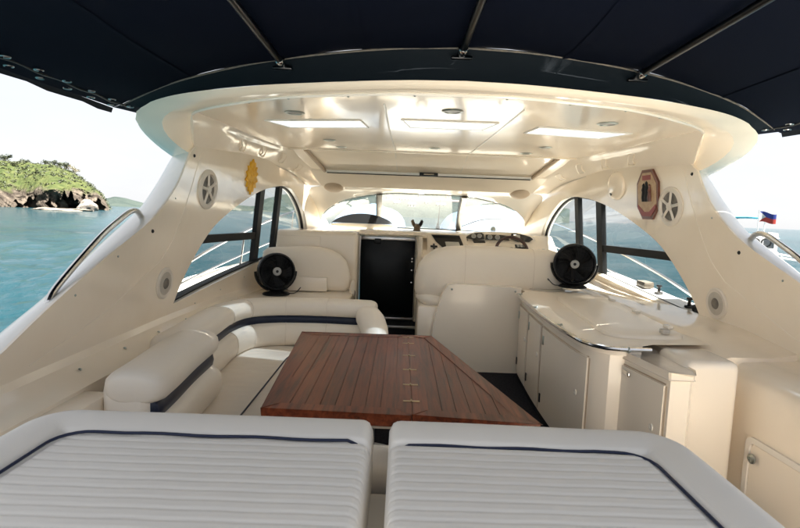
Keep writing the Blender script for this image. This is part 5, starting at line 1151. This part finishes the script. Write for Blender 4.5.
# ------------------------------------------------------------------ coaming handrails
for s, lab in ((-1, 'curved steel handrail on the port coaming, toward the headland'), (1, 'curved steel handrail on the starboard coaming, toward the outrigger boat')):
    e = empty('handrail', (s * 1.78, 2.5, 1.2), lab, 'handrail', 'handrails on the coamings')
    P = catmull([(s * 1.715, 2.05, 1.05), (s * 1.71, 2.055, 1.09), (s * 1.71, 2.13, 1.157), (s * 1.71, 2.42, 1.338), (s * 1.71, 2.60, 1.425), (s * 1.71, 2.71, 1.468), (s * 1.71, 2.78, 1.462), (s * 1.71, 2.84, 1.40)], 40)
    b = bmesh.new(); tube(b, P, .0150, 10); obj('rail', b, 'chrome', e)
    for q in (P[0], P[-1]):
        b = bmesh.new(); lathe(b, [(.024, -.02), (.024, .0), (.018, .012), (.0145, .02)], q, (0, -.3, 1), 16); obj('foot', b, 'chrome', e)

# ------------------------------------------------------------------ speakers, lights, ornaments
def wallframe(s, y, z):
    p = Vector((s * wv(y, z), y, z)); py_ = Vector((s * wv(y + .02, z), y + .02, z)) - p; pz = Vector((s * wv(y, z + .02), y, z + .02)) - p; py_.normalize(); pz.normalize(); n = py_.cross(pz).normalized(); n = n if n.x * s < 0 else -n
    return p, py_, (n.cross(py_).normalized() if n.cross(py_).z > 0 else -n.cross(py_).normalized()), n
for s, nm in ((-1, 'port'), (1, 'starboard')):
    p, a, c, n = wallframe(s, 3.44, 1.625)
    e = empty('round_speaker', p, 'large round speaker with open spokes high on the %s arch, %s' % (nm, 'beside the golden leaf' if s < 0 else 'beside the octagonal plaque'), 'speaker', 'arch speakers')
    b = bmesh.new(); lathe(b, [(.135, -.004), (.135, .008), (.125, .016), (.105, .018), (.098, .010), (.097, -.002)], p, n, 40); obj('ring', b, 'speaker_ring', e)
    b = bmesh.new(); lathe(b, [(.099, .003), (.07, .002), (.035, .0015), (.034, .005), (0, .008)], p, n, 36); obj('cone', b, 'cone_dark', e)
    for k in range(5):
        q = 2 * math.pi * k / 5 + .5; d = a * math.cos(q) + c * math.sin(q); t_ = n.cross(d); b = bmesh.new(); loft(b, [[p + d * r_ + t_ * w_ + n * h for w_, h in ((-wd, .008), (-wd * .5, .016), (wd * .5, .016), (wd, .008))] for r_, wd in ((.0, .012), (.05, .010), (.102, .012))]); obj('spoke', b, 'speaker_ring', e, 60)
    b = bmesh.new(); lathe(b, [(.028, .008), (.027, .018), (.015, .021), (0, .0215)], p, n, 20); obj('hub', b, 'speaker_ring', e)
    p, a, c, n = wallframe(s, 2.975, 1.04)
    e = empty('flat_speaker', p, 'small flat grey speaker low on the %s arch, aft of the side window' % nm, 'speaker', 'low arch speakers')
    b = bmesh.new(); lathe(b, [(.096, -.003), (.096, .006), (.088, .012), (.080, .010)], p, n, 36); obj('ring', b, 'speaker_ring', e)
    b = bmesh.new(); lathe(b, [(.081, .009), (.05, .012), (.034, .012)], p, n, 36); obj('grille', b, 'grille_grey', e)
    b = bmesh.new(); lathe(b, [(.034, .012), (.030, .016), (0, .017)], p, n, 24); obj('dust_cap', b, 'cone_dark', e)
    q = Vector((s * .965, 5.24, 1.762)); e = empty('oval_speaker', q, 'tan oval speaker grille under the windscreen header, %s side' % nm, 'speaker', 'header speakers')
    b = bmesh.new(); lathe(b, [(.10, .0), (.10, .02), (.085, .032), (.04, .036), (0, .037)], q + Vector((0, 0, .012)), (0, -.45, -1), 28); g = obj('grille', b, 'tan_grille', e)
    b = bmesh.new(); lathe(b, [(.112, .0), (.112, .012), (.101, .016)], q + Vector((0, 0, .012)), (0, -.45, -1), 28); obj('ring', b, 'gelcoat', e)
# ceiling lights
LI = [(0, 2.74, 'on the centreline, just inside the aft ceiling bead'), (-.885, 2.935, 'aft in the port half of the ceiling'), (.905, 2.925, 'aft in the starboard half of the ceiling'), (-.835, 3.97, 'forward of the port skylight, aft of its twin'), (.845, 3.95, 'forward of the starboard skylight, aft of its twin'), (-.79, 4.36, 'by the port end of the sunroof edge'), (.79, 4.34, 'by the starboard end of the sunroof edge'), (0, 4.23, 'on the centreline by the sunroof edge')]
for x, y, lab in LI:
    rr_ = .058 if y < 3.5 else .048; e = empty('ceiling_light', (x, y, 2.06), 'round chrome ceiling light ' + lab, 'ceiling light', 'ceiling lights')
    b = bmesh.new(); lathe(b, [(rr_, .001), (rr_, .003), (rr_ * .86, .006), (rr_ * .70, .005), (rr_ * .66, .0)], (x, y, 2.0615), (0, 0, -1), 28); obj('ring', b, 'brushed_steel', e)
    b = bmesh.new(); lathe(b, [(rr_ * .68, .002), (rr_ * .3, .003), (0, .0032)], (x, y, 2.0615), (0, 0, -1), 24); obj('lens', b, 'gauge_face', e)
# golden leaf ornament on the port arch
p, a, c, n = wallframe(-1, 4.13, 1.765); e = empty('leaf_ornament', p, 'golden leaf shaped ornament hanging on the port arch', 'ornament')
b = bmesh.new(); out = []
for side in (1, -1):
    seq = [(0, .145), (.025, .115), (.045, .120), (.05, .085), (.085, .085), (.07, .05), (.105, .035), (.08, .005), (.11, -.03), (.075, -.045), (.085, -.085), (.05, -.08), (.04, -.12), (.018, -.105), (0, -.145)]
    out += [(side * u, v) for u, v in (seq if side > 0 else list(reversed(seq))[1:-1])]
vt = [[b.verts.new(p + a * u + c * v + n * h) for u, v in out] for h in (.002, .014)]
cv = b.verts.new(p + n * .024); N = len(out)
for i in range(N): b.faces.new((vt[0][i], vt[0][(i + 1) % N], vt[1][(i + 1) % N], vt[1][i])); b.faces.new((vt[1][i], vt[1][(i + 1) % N], cv))
obj('leaf_blade', b, 'gold', e, 20)
for v0, v1, u1 in ((-.12, .13, 0), (-.06, -.02, .09), (-.06, -.02, -.09), (0, .035, .085), (0, .035, -.085), (.05, .085, .06), (.05, .085, -.06)):
    b = bmesh.new(); tube(b, [p + c * v0 + n * .024, p + c * (v0 + v1) / 2 + a * u1 * .5 + n * .021, p + c * v1 + a * u1 + n * .016], .003, 5); obj('vein', b, 'gold', e)
# octagonal plaque on the starboard arch
p, a, c, n = wallframe(1, 3.69, 1.715); e = empty('octagonal_plaque', p, 'dark wooden octagonal plaque with small figures on the starboard arch', 'plaque')
def plate(poly, h0, h1, m, nm, par):
    b = bmesh.new(); q0 = [b.verts.new(p + a * u + c * v + n * h0) for u, v in poly]; q1 = [b.verts.new(p + a * u + c * v + n * h1) for u, v in poly]; b.faces.new(q0); b.faces.new(list(reversed(q1)))
    for i in range(len(poly)): b.faces.new((q0[i], q0[(i + 1) % len(poly)], q1[(i + 1) % len(poly)], q1[i]))
    return obj(nm, b, m, par, None)
OCT = [(-.06, -.18), (.06, -.18), (.13, -.085), (.13, .085), (.06, .18), (-.06, .18), (-.13, .085), (-.13, -.085)]
bd_ = plate(OCT, .001, .018, 'plaque_wood', 'board', e); fl = plate([(u * .86, v * .88) for u, v in OCT], .018, .021, 'plaque_field', 'field', bd_)
plate([(-.05, .105), (.05, .105), (.05, .14), (-.05, .14)], .021, .024, 'plaque_red', 'title_strip', bd_)
plate([(-.11, -.07), (-.112, -.10), (-.05, -.158), (.05, -.158), (.112, -.10), (.11, -.07), (.03, -.125), (-.03, -.125)], .021, .024, 'plaque_red', 'lower_band', bd_)
for u, hh in ((-.042, .075), (-.005, .10), (.032, .085)):
    b = bmesh.new(); lathe(b, [(.014, -.05), (.017, -.02), (.012, .02), (.016, hh - .05), (.009, hh - .03), (.011, hh - .015), (0, hh)], p + a * u + n * .024, c, 10); obj('figure', b, 'black_plastic' if u > -.01 else 'plaque_wood', fl)
# round boss on the starboard arch
p, a, c, n = wallframe(1, 4.12, 1.80); e = empty('round_boss', p, 'cream rounded lamp cover on the starboard arch forward of the plaque', 'lamp cover')
b = bmesh.new(); lathe(b, [(.115, -.002), (.115, .010), (.105, .024), (.075, .040), (.03, .047), (0, .048)], p, n, 36); obj('cover', b, 'gelcoat', e)
b = bmesh.new(); lathe(b, [(.018, 0), (.017, .006), (0, .007)], p + n * .036 + c * -.06 + a * .02, n, 14); obj('switch', b, 'black_plastic', e)
